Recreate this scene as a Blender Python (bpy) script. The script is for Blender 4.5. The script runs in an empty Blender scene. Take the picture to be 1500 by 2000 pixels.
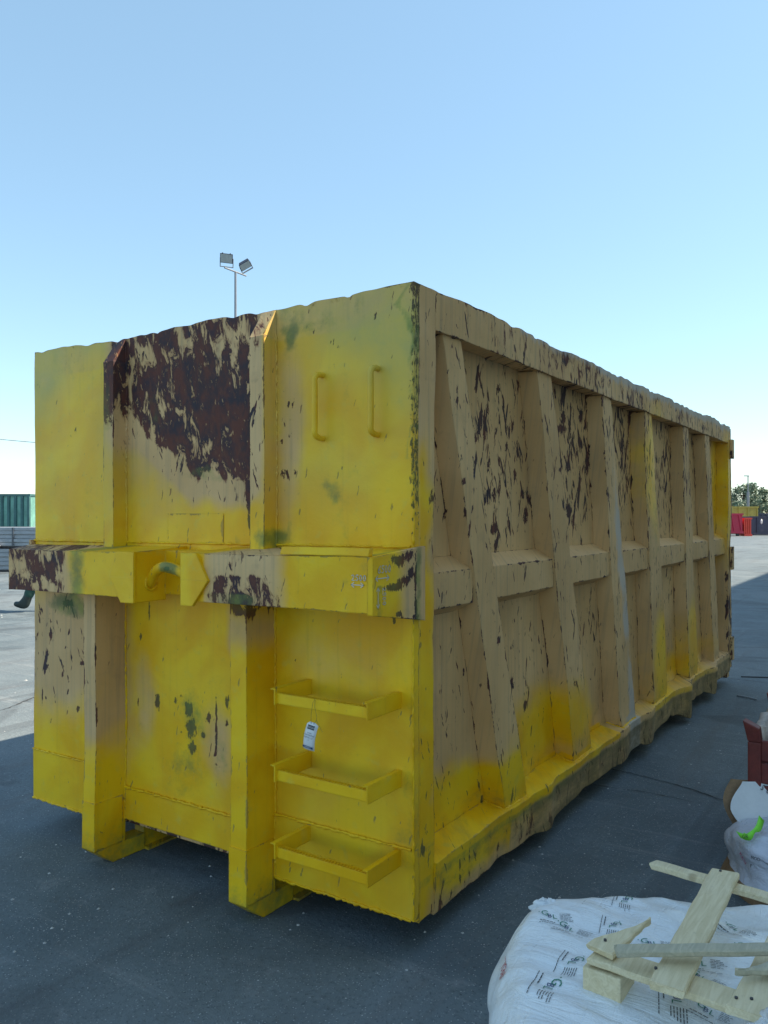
import bpy, bmesh, math, random
import numpy as np
from mathutils import Vector, Matrix
from mathutils.bvhtree import BVHTree
random.seed(7)
SC = bpy.context.scene
COL = SC.collection
R = math.radians

# ------------------------------------------------------------------ camera, sky, sun, exposure
CAM = Vector((1.642, -2.68, 1.733))
YAW = math.atan2(0.5536, 0.8327)
cd = bpy.data.cameras.new('camera')
cam = bpy.data.objects.new('camera', cd); COL.objects.link(cam)
cam.location = CAM; cam.rotation_euler = (R(90), 0, YAW)
cd.sensor_fit = 'HORIZONTAL'; cd.sensor_width = 36; cd.lens = 36*1571/1500
cd.shift_y = 8/1500; cd.clip_start = 0.05; cd.clip_end = 3000
SC.camera = cam

SUN_DIR = Vector((0.66, 0.50, 1.0)).normalized()
SUN_EL = math.asin(SUN_DIR.z); SUN_AZ = math.atan2(SUN_DIR.x, SUN_DIR.y)
world = bpy.data.worlds.new('World'); SC.world = world; world.use_nodes = True
wn = world.node_tree; wn.nodes.clear()
sky = wn.nodes.new('ShaderNodeTexSky'); sky.sky_type = 'NISHITA'; sky.sun_disc = False
sky.sun_elevation = SUN_EL; sky.sun_rotation = SUN_AZ
sky.altitude = 0; sky.air_density = 1.0; sky.dust_density = 0.35; sky.ozone_density = 1.6
bg = wn.nodes.new('ShaderNodeBackground'); bg.inputs['Strength'].default_value = 0.135
wo = wn.nodes.new('ShaderNodeOutputWorld')
tint = wn.nodes.new('ShaderNodeMix'); tint.data_type = 'RGBA'; tint.blend_type = 'MULTIPLY'; tint.inputs[0].default_value = 1
tint.inputs[7].default_value = (1.0, 1.04, .98, 1)
veil = wn.nodes.new('ShaderNodeMix'); veil.data_type = 'RGBA'; veil.inputs[0].default_value = .34      # even haze over the whole sky
veil.inputs[7].default_value = (1.85, 3.05, 3.8, 1)
wn.links.new(sky.outputs[0], tint.inputs[6]); wn.links.new(tint.outputs[2], veil.inputs[6]); wn.links.new(veil.outputs[2], bg.inputs['Color']); wn.links.new(bg.outputs[0], wo.inputs['Surface'])

sl = bpy.data.lights.new('sun', 'SUN'); sl.energy = 5.0; sl.angle = R(0.5); sl.color = (1.0, 0.86, 0.66)
so = bpy.data.objects.new('sun', sl); COL.objects.link(so)
so.rotation_euler = SUN_DIR.to_track_quat('Z', 'Y').to_euler(); so.location = (20, 20, 40)
vs = SC.view_settings
vs.view_transform = 'Standard'; vs.look = 'None'; vs.gamma = 1; vs.use_curve_mapping = False
vs.exposure = 0.92

# ------------------------------------------------------------------ small helpers
def uv(u, v, z=0.0):
    """metres to the right of / ahead of where the photographer stood -> world"""
    return Vector((CAM.x + u*0.8327 - v*0.5536, CAM.y + u*0.5536 + v*0.8327, z))

def atz(px, py, z):
    v = (CAM.z-z)*1571/(py-1008); return uv((px-750)/1571*v, v, z)

def frac(x): return x - np.floor(x)
def vnoise(x, y, z=0.0, seed=0.0):
    x = np.asarray(x, float); y = np.asarray(y, float); z = np.asarray(z, float) + 0*x
    xi, yi, zi = np.floor(x), np.floor(y), np.floor(z)
    xf, yf, zf = x-xi, y-yi, z-zi
    s = lambda t: t*t*(3-2*t)
    xf, yf, zf = s(xf), s(yf), s(zf)
    def h(a, b, c): return frac(np.sin(a*127.1+b*311.7+c*74.7+seed*53.3)*43758.5453)
    r = 0
    for i in (0, 1):
        for j in (0, 1):
            for k in (0, 1):
                w = (xf if i else 1-xf)*(yf if j else 1-yf)*(zf if k else 1-zf)
                r = r + w*h(xi+i, yi+j, zi+k)
    return r
def fbm(x, y, z=0.0, seed=0.0, o=4):
    r = 0; a = 0.5
    for i in range(o):
        r = r + a*vnoise(np.asarray(x)*2**i, np.asarray(y)*2**i, np.asarray(z)*2**i, seed+i); a *= .5
    return r/(1-0.5**o)

def thing(name, label, cat, loc=(0, 0, 0), group=None, rz=0):
    o = bpy.data.objects.new(name, None); COL.objects.link(o)
    o.location = loc; o.rotation_euler = (0, 0, rz); o.empty_display_size = 0.2
    o['label'] = label; o['category'] = cat
    if group: o['group'] = group
    return o
def tag(o, label=None, cat=None, group=None, kind=None):
    for k, v in (('label', label), ('category', cat), ('group', group), ('kind', kind)):
        if v: o[k] = v
    return o
def link(name, me, mat=None, parent=None, loc=None):
    o = bpy.data.objects.new(name, me); COL.objects.link(o)
    if mat and not me.materials: me.materials.append(mat)
    if parent: o.parent = parent
    if loc is not None: o.location = loc
    return o
def mesh(name, vs_, fs, mat=None, parent=None, smooth=False, loc=None):
    me = bpy.data.meshes.new(name)
    me.from_pydata([tuple(v) for v in vs_], [], fs); me.update()
    if smooth: me.polygons.foreach_set('use_smooth', [True]*len(me.polygons))
    return link(name, me, mat, parent, loc)

class MB:
    """collects simple shapes that become ONE mesh"""
    def __init__(s): s.v = []; s.f = []
    def box(s, x0, x1, y0, y1, z0, z1, M=None):
        c = [(x0,y0,z0),(x1,y0,z0),(x1,y1,z0),(x0,y1,z0),(x0,y0,z1),(x1,y0,z1),(x1,y1,z1),(x0,y1,z1)]
        return s.hexa(c, M)
    def hexa(s, c, M=None):
        if M is not None: c = [M @ Vector(p) for p in c]
        b = len(s.v); s.v += [tuple(p) for p in c]
        s.f += [tuple(b+i for i in q) for q in ((0,3,2,1),(4,5,6,7),(0,1,5,4),(1,2,6,5),(2,3,7,6),(3,0,4,7))]
        return s
    def tube(s, pts, rad, n=10, cap=True):
        pts = [Vector(p) for p in pts]; b = len(s.v); up = None
        rads = rad if isinstance(rad, (list, tuple)) else [rad]*len(pts)
        for i, p in enumerate(pts):
            d = (pts[min(i+1, len(pts)-1)] - pts[max(i-1, 0)]).normalized()
            if up is None: up = Vector((0,0,1)) if abs(d.z) < .9 else Vector((1,0,0))
            a = d.cross(up).normalized(); c = a.cross(d).normalized(); up = c
            for k in range(n):
                t = 2*math.pi*k/n
                s.v.append(tuple(p + (a*math.cos(t)+c*math.sin(t))*rads[i]))
        for i in range(len(pts)-1):
            for k in range(n):
                s.f.append((b+i*n+k, b+i*n+(k+1)%n, b+(i+1)*n+(k+1)%n, b+(i+1)*n+k))
        if cap:
            s.f.append(tuple(b+k for k in range(n))[::-1]); e = b+(len(pts)-1)*n
            s.f.append(tuple(e+k for k in range(n)))
        return s
    def build(s, name, mat, parent=None, smooth=False, bevel=0, loc=None):
        o = mesh(name, s.v, s.f, mat, parent, False, loc)
        if bevel:
            m = o.modifiers.new('bevel', 'BEVEL'); m.width = bevel; m.segments = 2; m.limit_method = 'ANGLE'
        if smooth:
            o.data.polygons.foreach_set('use_smooth', [True]*len(o.data.polygons))
        return o

# ------------------------------------------------------------------ materials
def nodes(name):
    m = bpy.data.materials.new(name); m.use_nodes = True
    nt = m.node_tree; nt.nodes.clear()
    out = nt.nodes.new('ShaderNodeOutputMaterial'); b = nt.nodes.new('ShaderNodeBsdfPrincipled')
    nt.links.new(b.outputs[0], out.inputs[0])
    return m, nt, b
class NT:
    def __init__(s, nt): s.nt = nt
    def put(s, sock, v):
        if isinstance(v, bpy.types.NodeSocket): s.nt.links.new(v, sock)
        elif v is not None: sock.default_value = v
    def math(s, op, a, b=None, c=None, clamp=False):
        n = s.nt.nodes.new('ShaderNodeMath'); n.operation = op; n.use_clamp = clamp
        s.put(n.inputs[0], a); s.put(n.inputs[1], b); s.put(n.inputs[2], c); return n.outputs[0]
    def step(s, v, lo, hi):
        n = s.nt.nodes.new('ShaderNodeMapRange'); n.interpolation_type = 'SMOOTHSTEP'
        s.put(n.inputs['Value'], v); s.put(n.inputs['From Min'], lo); s.put(n.inputs['From Max'], hi); return n.outputs['Result']
    def remap(s, v, lo, hi, a, b):
        n = s.nt.nodes.new('ShaderNodeMapRange')
        s.put(n.inputs['Value'], v); s.put(n.inputs['From Min'], lo); s.put(n.inputs['From Max'], hi)
        s.put(n.inputs['To Min'], a); s.put(n.inputs['To Max'], b); return n.outputs['Result']
    def mix(s, f, a, b, mode='MIX'):
        n = s.nt.nodes.new('ShaderNodeMix'); n.data_type = 'RGBA'; n.blend_type = mode
        s.put(n.inputs[0], f)
        for i, v in ((6, a), (7, b)):
            if isinstance(v, tuple) and len(v) == 3: v = v + (1,)
            s.put(n.inputs[i], v)
        return n.outputs[2]
    def noise(s, vec, scale, detail=4, rough=.55, dist=0):
        n = s.nt.nodes.new('ShaderNodeTexNoise')
        s.put(n.inputs['Vector'], vec); n.inputs['Scale'].default_value = scale
        n.inputs['Detail'].default_value = detail; n.inputs['Roughness'].default_value = rough
        n.inputs['Distortion'].default_value = dist; return n.outputs['Fac']
    def voro(s, vec, scale, feature='F1'):
        n = s.nt.nodes.new('ShaderNodeTexVoronoi'); n.feature = feature
        s.put(n.inputs['Vector'], vec); n.inputs['Scale'].default_value = scale; return n.outputs['Distance']
    def pos(s, obj=False):
        if obj: return s.nt.nodes.new('ShaderNodeTexCoord').outputs['Object']
        return s.nt.nodes.new('ShaderNodeNewGeometry').outputs['Position']
    def sep(s, v):
        n = s.nt.nodes.new('ShaderNodeSeparateXYZ'); s.put(n.inputs[0], v); return n.outputs
    def comb(s, x, y, z):
        n = s.nt.nodes.new('ShaderNodeCombineXYZ')
        for i, v in enumerate((x, y, z)): s.put(n.inputs[i], v)
        return n.outputs[0]
    def scale(s, v, sc, rot=(0,0,0)):
        n = s.nt.nodes.new('ShaderNodeMapping'); s.put(n.inputs['Vector'], v)
        n.inputs['Scale'].default_value = sc; n.inputs['Rotation'].default_value = rot; return n.outputs[0]
    def attr(s, name):
        n = s.nt.nodes.new('ShaderNodeAttribute'); n.attribute_name = name; return n.outputs['Fac']
    def bump(s, h, strength, dist, normal=None):
        n = s.nt.nodes.new('ShaderNodeBump'); s.put(n.inputs['Height'], h)
        n.inputs['Strength'].default_value = strength; n.inputs['Distance'].default_value = dist
        s.put(n.inputs['Normal'], normal); return n.outputs[0]

def simple(name, col, rough=.6, var=.25, scale=8, metal=0, bump=.15, dist=.004, stretch=(1,1,1), dirt=None, spec=.5):
    m, nt, b = nodes(name); N = NT(nt); p = N.scale(N.pos(True), stretch)
    n1 = N.noise(p, scale, 6, .6); n2 = N.noise(p, scale*6, 4, .6)
    f = N.math('ADD', N.math('MULTIPLY', n1, .7), N.math('MULTIPLY', n2, .3))
    lo = tuple(c*(1-var) for c in col)+(1,); hi = tuple(min(1, c*(1+var)) for c in col)+(1,)
    c = N.mix(N.step(f, .3, .7), lo, hi)
    if dirt: c = N.mix(N.math('MULTIPLY', N.step(N.noise(p, scale*.7, 8, .7), .52, .68), dirt[1]), c, tuple(dirt[0])+(1,))
    N.put(b.inputs['Base Color'], c)
    N.put(b.inputs['Roughness'], N.remap(n1, .3, .7, rough-.08, min(1, rough+.08)))
    b.inputs['Metallic'].default_value = metal; b.inputs['Specular IOR Level'].default_value = spec
    if bump: N.put(b.inputs['Normal'], N.bump(f, bump, dist))
    return m

def paint_material(name):
    """old ochre paint, dark primer showing where it chipped, fresh yellow sprayed over; amounts come from mesh attributes"""
    m, nt, b = nodes(name); N = NT(nt)
    P = N.pos(); x, y, z = N.sep(P)
    h = N.math('ADD', x, y)
    jit = N.noise(P, 2.3, 3)
    v_s = N.comb(N.math('ADD', N.math('MULTIPLY', h, 19.0), N.math('MULTIPLY', z, -4.5)), N.math('MULTIPLY', z, 4.3), N.math('MULTIPLY', jit, 2.0))
    v_b = N.comb(N.math('ADD', N.math('MULTIPLY', h, 15), N.math('MULTIPLY', z, 2.0)), N.math('MULTIPLY', z, 6.5), N.math('MULTIPLY', jit, 1.5))
    ns = N.noise(v_s, 1.0, 5, .58, .25)
    nb = N.noise(v_b, 1.0, 9, .66, .6)
    fine = N.noise(P, 42, 5, .65)
    med = N.noise(P, 9, 6, .6)
    low = N.noise(P, 1.7, 4, .5)
    yel, hero, stk, blt, grn, wht, edg = [N.attr(a) for a in ('yel', 'hero', 'streak', 'blotch', 'grn', 'wht', 'edge')]
    # chips
    ths = N.math('SUBTRACT', .735, N.math('MULTIPLY', stk, .285))
    cs = N.step(N.math('SUBTRACT', ns, ths), 0.0, .018)
    v_t = N.comb(N.math('ADD', N.math('MULTIPLY', h, 36.0), N.math('MULTIPLY', z, 13.0)), N.math('MULTIPLY', z, 8.0), N.math('MULTIPLY', jit, 3.0))
    nt2 = N.noise(v_t, 1.0, 4, .55, .3)
    cs = N.math('MAXIMUM', cs, N.step(N.math('SUBTRACT', nt2, N.math('ADD', ths, .01)), 0.0, .02))
    thb = N.math('SUBTRACT', .755, N.math('MULTIPLY', blt, .42))
    cb = N.step(N.math('SUBTRACT', nb, thb), 0.0, .015)
    cb = N.math('MULTIPLY', cb, N.math('SUBTRACT', 1, N.math('MULTIPLY', N.step(N.noise(v_b, 3.1, 4, .6), .63, .67), .85)))
    hz = N.math('ADD', hero, N.math('MULTIPLY', N.math('SUBTRACT', N.noise(N.comb(N.math('MULTIPLY', h, 70), N.math('MULTIPLY', z, 28), 0.0), 1, 5, .68), .5), 2.5))
    ch = N.step(hz, .46, .52)
    ch = N.math('MULTIPLY', ch, N.step(hero, .02, .12))
    speck = N.math('MULTIPLY', N.step(N.noise(v_s, 2.6, 3, .5), .70, .72), .75)
    ne = N.noise(N.comb(N.math('MULTIPLY', h, 11), N.math('MULTIPLY', z, 7), x), 1, 7, .68)
    ed = N.step(N.math('ADD', N.math('MULTIPLY', edg, .50), N.math('MULTIPLY', N.math('SUBTRACT', ne, .5), 1.9)), .50, .54)
    ed = N.math('MULTIPLY', ed, N.math('MULTIPLY', N.step(edg, .05, .3), N.math('SUBTRACT', 1, N.math('MULTIPLY', yel, .35))))
    chip = N.math('MAXIMUM', N.math('MAXIMUM', N.math('MAXIMUM', cs, ed), cb), N.math('MAXIMUM', ch, speck))
    # layers
    ochre = N.mix(N.step(low, .3, .7), (.58, .36, .155), (.72, .475, .225))
    ochre = N.mix(N.math('MULTIPLY', N.step(med, .55, .75), .35), ochre, (.36, .25, .14))
    vert = N.noise(N.comb(N.math('MULTIPLY', h, 40), N.math('MULTIPLY', z, 1.3), 0.0), 1, 5, .6)
    ochre = N.mix(N.math('MULTIPLY', N.step(vert, .45, .75), .5), ochre, (.34, .25, .15))
    rust = N.mix(N.step(nb, .42, .62), (.060, .034, .036), (.125, .042, .030))
    rust = N.mix(N.step(med, .45, .7), rust, (.036, .030, .042))
    rust = N.mix(N.math('MULTIPLY', N.step(N.noise(v_b, 2.7, 6, .7), .52, .64), .55), rust, (.15, .060, .035))
    bare = N.mix(N.math('MULTIPLY', N.step(yel, .45, 1.0), .8), rust, N.mix(N.step(fine, .3, .7), (.05, .06, .03), (.09, .12, .045)))
    lemon = N.mix(N.step(N.noise(P, 3.1, 3, .5, .6), .36, .66), (.82, .445, .003), (.90, .575, .012))
    lemon = N.mix(N.math('MULTIPLY', N.step(N.noise(P, 13, 6, .6), .56, .72), .30), lemon, (.62, .53, .10))
    lemon = N.mix(N.math('MULTIPLY', N.step(vert, .52, .8), .22), lemon, (.50, .33, .02))
    lemon = N.mix(N.math('MULTIPLY', N.attr('pale'), .75), lemon, N.mix(N.step(N.noise(P, 6, 5, .6), .4, .62), (.50, .42, .11), (.58, .45, .09)))
    edge = N.math('MULTIPLY', N.math('SUBTRACT', N.noise(P, 5.5, 6, .65), .5), .55)
    ycov = N.step(N.math('ADD', yel, edge), .12, .88)
    ycov = N.math('MULTIPLY', ycov, N.math('SUBTRACT', 1.0, N.math('MULTIPLY', chip, .86)))
    base = N.mix(chip, ochre, bare)
    rim = N.math('MULTIPLY', N.math('SUBTRACT', N.step(N.math('SUBTRACT', nb, thb), -.06, 0.0), cb), .55)
    base = N.mix(rim, base, (.27, .12, .06))
    col = N.mix(ycov, base, lemon)
    gn = N.math('MULTIPLY', N.step(N.math('ADD', grn, N.math('MULTIPLY', N.math('SUBTRACT', N.noise(P, 16, 7, .7), .5), .9)), .25, .85), .8)
    col = N.mix(gn, col, N.mix(N.step(med, .4, .65), (.085, .15, .055), (.24, .29, .055)))
    wn_ = N.math('MULTIPLY', N.step(N.math('ADD', wht, N.math('MULTIPLY', N.math('SUBTRACT', N.noise(N.comb(N.math('MULTIPLY', h, 60), N.math('MULTIPLY', z, 9), x), 1, 5, .7), .5), 1.6)), .3, .8), .8)
    col = N.mix(wn_, col, (.50, .48, .45))
    rsh = N.math('MULTIPLY', N.step(N.math('ADD', N.attr('rail_shade'), N.math('MULTIPLY', N.math('SUBTRACT', N.noise(N.comb(N.math('MULTIPLY', h, 7), N.math('MULTIPLY', z, 14), x), 1, 7, .7), .5), 1.6)), .2, 1.0), .85)
    col = N.mix(rsh, col, (.17, .14, .065))  # olive tone painted in for the weaker light on the low rail
    # road dust on whatever faces up and thin dirt
    col = N.mix(N.math('MULTIPLY', N.step(N.noise(P, 27, 7, .7), .60, .72), .18), col, (.20, .14, .05))
    N.put(b.inputs['Base Color'], col); b.inputs['Specular IOR Level'].default_value = .32
    ro = N.mix(ycov, (.62,)*3, (.42,)*3); ro = N.mix(chip, ro, (.72,)*3)
    N.put(b.inputs['Roughness'], N.math('ADD', N.math('MULTIPLY', N.sep(ro)[0], 1.0), N.math('MULTIPLY', N.math('SUBTRACT', fine, .5), .18)))
    bev = nt.nodes.new('ShaderNodeBevel'); bev.samples = 3; bev.inputs['Radius'].default_value = .007
    hgt = N.math('ADD', N.math('MULTIPLY', N.math('SUBTRACT', 1, chip), .0022), N.math('MULTIPLY', fine, .0011))
    hgt = N.math('ADD', hgt, N.math('MULTIPLY', med, .0035))
    N.put(b.inputs['Normal'], N.bump(hgt, .75, 1.0, bev.outputs[0]))
    return m

PAINT = paint_material('worn_container_paint')
M = {}
M['dark_steel'] = simple('dark_steel', (.05, .05, .055), .6, .3, 12)
M['wood'] = simple('pale_pine', (.56, .47, .30), .75, .16, 5, stretch=(1, 1, 1), bump=.25, dist=.002, dirt=((.33, .27, .19), .5))
M['wood_grey'] = simple('weathered_pine', (.45, .41, .31), .8, .22, 9, bump=.3, dist=.002, dirt=((.22, .20, .17), .6))
M['crate_red'] = simple('dark_red_paint', (.16, .028, .022), .6, .3, 10, dirt=((.07, .03, .025), .7))
M['kraft'] = simple('kraft_paper', (.25, .16, .09), .85, .25, 14, bump=.3, dist=.004)
M['label_white'] = simple('white_label', (.72, .74, .76), .55, .05, 12, bump=.1)
M['ink'] = simple('black_ink', (.03, .035, .045), .5, .1, 20, bump=0)
M['ink_green'] = simple('green_ink', (.03, .20, .13), .5, .1, 20, bump=0)
M['ink_blue'] = simple('blue_ink', (.025, .06, .16), .5, .1, 20, bump=0)
M['ink_red'] = simple('red_ink', (.40, .05, .09), .5, .1, 20, bump=0)
M['ink_pink'] = simple('pink_ink', (.62, .16, .30), .5, .1, 20, bump=0)
M['ink_white'] = simple('white_marker', (.62, .62, .60), .6, .1, 30, bump=0)
M['tape_green'] = simple('fluorescent_tape', (.25, .85, .06), .4, .1, 20)
M['galv'] = simple('galvanised_steel', (.30, .33, .37), .5, .18, 3, metal=.3, stretch=(1, 1, 4))
M['galv_dark'] = simple('dark_seam_steel', (.10, .11, .13), .6, .2, 3)  # dark steel for the seam on the grey trays
M['green_paint'] = simple('hazed_green_paint', (.16, .36, .30), .55, .3, 1.2, dirt=((.22, .36, .33), .6))  # green lightened to put haze into the paint colour
M['crimson'] = simple('crimson_paint', (.45, .02, .06), .5, .15, 2)
M['orange_red'] = simple('orange_red_paint', (.68, .06, .035), .5, .15, 2)
M['navy'] = simple('dark_blue_grey_paint', (.045, .048, .085), .5, .25, 2, dirt=((.12, .10, .12), .5))
M['far_yellow'] = simple('far_yellow_paint', (.50, .36, .07), .55, .2, 2)
M['far_ochre'] = simple('far_ochre_paint', (.36, .27, .09), .6, .25, 2, dirt=((.2, .14, .08), .6))
M['mast'] = simple('grey_mast_steel', (.22, .24, .27), .5, .1, 3, metal=.2)
M['lamp_glass'] = simple('floodlight_glass', (.34, .38, .40), .25, .1, 5)
M['lamp_body'] = simple('floodlight_body', (.035, .045, .075), .5, .2, 8)
M['skin'] = simple('skin', (.45, .27, .19), .6, .1, 10)
M['jacket'] = simple('work_jacket', (.05, .07, .08), .85, .2, 12)
M['trousers'] = simple('green_trousers', (.025, .075, .062), .85, .25, 14, bump=.4, dist=.01)
M['boot'] = simple('dark_boot', (.02, .035, .035), .5, .2, 14)
M['hair'] = simple('dark_hair', (.03, .02, .015), .7, .2, 30)
M['clad'] = simple('cream_wall_cladding', (.76, .66, .48), .6, .08, .6)
M['roof'] = simple('warehouse_roof', (.30, .30, .30), .7, .1, .6)
M['trunk'] = simple('bark', (.12, .09, .06), .9, .3, 6, bump=.4)
M['bead'] = PAINT

def ground_material():
    m, nt, b = nodes('worn_yard_asphalt'); N = NT(nt); P = N.pos()
    n0 = N.noise(P, .22, 5, .6); n1 = N.noise(P, 1.9, 7, .62); n2 = N.noise(P, 38, 6, .7); n3 = N.noise(P, 150, 3, .6)
    c = N.mix(N.step(n1, .32, .68), (.082, .112, .132), (.130, .168, .192))
    c = N.mix(N.math('MULTIPLY', N.step(n0, .45, .62), .5), c, (.185, .215, .23))
    c = N.mix(N.math('MULTIPLY', N.step(n2, .48, .70), .55), c, (.065, .08, .095))
    v = N.voro(P, 70)
    c = N.mix(N.math('MULTIPLY', N.math('MULTIPLY', N.math('SUBTRACT', 1, N.step(v, .10, .26)), N.step(n2, .38, .55)), .8), c, (.42, .44, .45))
    pit = N.noise(P, 75, 3, .6); c = N.mix(N.math('MULTIPLY', N.step(pit, .60, .68), .7), c, (.04, .05, .06))
    # long rubbed streaks and tyre marks running along the yard
    st = N.noise(N.scale(P, (1.0, .09, 1), (0, 0, R(-62))), 3.2, 7, .65)
    c = N.mix(N.math('MULTIPLY', N.step(st, .54, .68), .38), c, (.11, .11, .115))
    st2 = N.noise(N.scale(P, (.08, 1.0, 1), (0, 0, R(12))), 5.5, 7, .7)
    c = N.mix(N.math('MULTIPLY', N.step(st2, .57, .70), .40), c, (.29,.305,.31))
    oil = N.noise(P, .9, 4, .5, 1.2)
    c = N.mix(N.math('MULTIPLY', N.step(oil, .54, .66), .5), c, (.055, .065, .075))
    c = N.mix(N.math('MULTIPLY', N.step(N.noise(P, 6.5, 8, .72), .56, .66), .35), c, (.24, .26, .275))
    tyre = N.noise(N.scale(P, (1.0, .03, 1), (0, 0, R(-8))), 2.3, 5, .6)
    c = N.mix(N.math('MULTIPLY', N.step(tyre, .58, .66), .4), c, (.06, .07, .08))
    N.put(b.inputs['Base Color'], c)
    N.put(b.inputs['Roughness'], N.remap(n1, .3, .7, .72, .92))
    hh = N.math('ADD', N.math('MULTIPLY', n2, .006), N.math('ADD', N.math('MULTIPLY', n3, .0025), N.math('MULTIPLY', n1, .02)))
    N.put(b.inputs['Normal'], N.bump(hh, .9, 1.0))
    return m
M['ground'] = ground_material()

def film_material(name, col, trans=.0):
    m, nt, b = nodes(name); N = NT(nt); P = N.pos()
    w1 = N.noise(N.scale(P, (1, 7, 7), (0, 0, R(-28))), 3.2, 6, .6, .8)
    w2 = N.noise(N.scale(P, (6, 1, 2), (0, 0, R(35))), 5, 6, .6, 1.0)
    w3 = N.noise(P, 60, 4, .6)
    c = N.mix(N.math('MULTIPLY', N.step(w1, .45, .75), .35), tuple(col), tuple(k*.86 for k in col))
    c = N.mix(N.math('MULTIPLY', N.step(N.noise(P, 21, 7, .75), .62, .75), .25), c, (.42, .40, .38))
    N.put(b.inputs['Base Color'], c)
    N.put(b.inputs['Roughness'], N.remap(w2, .3, .7, .22, .48))
    r1 = N.math('ABSOLUTE', N.math('SUBTRACT', w1, .5)); r2 = N.math('ABSOLUTE', N.math('SUBTRACT', w2, .5))
    hh = N.math('ADD', N.math('MULTIPLY', r1, -.05), N.math('ADD', N.math('MULTIPLY', r2, -.018), N.math('MULTIPLY', w3, .0015)))
    N.put(b.inputs['Normal'], N.bump(hh, .5, 1.0))
    b.inputs['Transmission Weight'].default_value = trans
    b.inputs['Coat Weight'].default_value = .4; b.inputs['Coat Roughness'].default_value = .2
    return m
M['film_white'] = film_material('white_polythene', (.84, .87, .90))
M['film_lilac'] = film_material('shrink_film_over_paper', (.60, .64, .76))
M['film_clear'] = film_material('crumpled_clear_film', (.72, .76, .82), .35)

# ------------------------------------------------------------------ ground
def build_ground():
    S = 700
    xs = [-S, -120, -40, -14, -6, 0, 6, 14, 40, 120, S]; n = len(xs)
    v = [(x, y, 0) for y in xs for x in xs]
    f = [(j*n+i, j*n+i+1, (j+1)*n+i+1, (j+1)*n+i) for j in range(n-1) for i in range(n-1)]
    tag(mesh('ground', v, f, M['ground']), kind='structure')
build_ground()
def crack(pts, w, seed):
    random.seed(seed); P = []
    for a, b_ in zip(pts[:-1], pts[1:]):
        a = Vector(a+(0,)); b_ = Vector(b_+(0,)); n = max(2, int((b_-a).length/.035))
        P += [a.lerp(b_, i/n) for i in range(n)]
    P.append(Vector(pts[-1]+(0,)))
    V = []; F = []
    for i, p in enumerate(P):
        d = (P[min(i+1, len(P)-1)]-P[max(i-1, 0)]).normalized(); s = Vector((-d.y, d.x, 0))
        o = s*random.uniform(-1, 1)*w*.9; e = min(1, i/6, (len(P)-1-i)/6)
        ww = w*random.uniform(.25, 1)*max(.15, e)
        V += [tuple(p+o+s*ww+Vector((0,0,.004))), tuple(p+o-s*ww+Vector((0,0,.004)))]
        if i: F.append((2*i-2, 2*i-1, 2*i+1, 2*i))
    tag(mesh('ground_crack', V, F, M['crack']), kind='structure')
M['crack'] = simple('crack_dirt', (.035, .035, .037), .95, .3, 60)
crack([(-.4, 2.80), (-.16, 2.77), (.09, 2.74), (.42, 2.65), (.61, 2.56), (.765, 2.50), (1.4, 2.35)], .007, 1)
crack([(-.3, 2.37), (.03, 2.393), (.2, 2.43), (.402, 2.418), (.55, 2.40)], .0045, 2)
crack([(-1.6, 5.1), (-.664, 5.94), (-.17, 6.5), (.339, 6.48), (1.6, 6.75)], .008, 3)
crack([(-.6, 8.6), (.6, 9.3), (2.5, 9.4)], .008, 4)
crack([(-6, 3.0), (-5.2, 1.5), (-4.9, .2)], .008, 5)

# ------------------------------------------------------------------ the container: gridded plates, dents and paint amounts
F_BEIGE = [(-1.24,2.29,0.454,0.365,1.3),(-0.83,2.44,0.061,0.595,0.9),(-0.63,2.08,0.081,0.422,0.75),(-0.66,2.56,0.117,0.067,0.4),(-2.28,1.03,0.369,0.35,1.3),(-1.58,0.86,0.11,0.20,.6),(-1.84,0.96,0.206,0.503,0.8),(-1.08,0.7,0.11,0.18,0.6),(-0.94,1.19,0.057,0.14,0.9),(-0.42,1.16,0.407,0.151,0.42),(-1.74,2.54,0.088,0.209,0.9),(-1.4,1.3,0.402,0.024,0.2),(-2.12,2.39,0.265,0.248,0.3),(-0.42,2.61,0.463,0.097,0.45),(-0.29,1.96,0.155,0.084,0.25)]
F_DARK = [(-1.22,2.33,0.399,0.182,0.62),(-1.2,2.13,0.241,0.133,0.75),(-1.05,2.42,0.231,0.106,0.55),(-1.34,2.25,0.216,0.148,0.5),(-0.89,1.84,0.044,0.254,0.75),(-1.74,2.47,0.104,0.196,0.75),(-1.51,2.61,0.226,0.05,0.3),(-0.92,2.59,0.095,0.058,0.6),(-1.03,2.06,0.164,0.142,0.4)]
F_GREEN = [(-0.65,2.48,0.052,0.1,0.9),(-1.15,1.93,0.237,0.039,0.55),(-1.51,2.26,0.113,0.203,0.35),(-0.01,2.51,0.019,0.24,0.8),(-0.01,2.05,0.012,0.44,0.6),(-1.76,2.28,0.089,0.157,0.5),(-2.19,1.26,0.18,0.061,0.8),(-1.24,0.78,0.105,0.147,0.6),(-0.53,2.58,0.225,0.054,0.3),(-0.68,1.62,0.058,0.056,0.8),(-0.92,1.61,0.064,0.046,0.6),(-0.41,1.84,0.033,0.043,0.5),(-1.36,1.07,0.065,0.045,0.3),(-1.05,0.64,0.082,0.095,0.5),(-0.01,0.91,0.033,0.36,0.45),(-0.83,0.03,0.184,0.092,0.4),(-0.19,2.58,0.201,0.052,0.25),(-1.25,0.56,0.175,0.098,0.3),(-0.42,1.41,0.244,0.053,0.3),(-2.35,2.55,0.188,0.113,0.25)]
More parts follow.
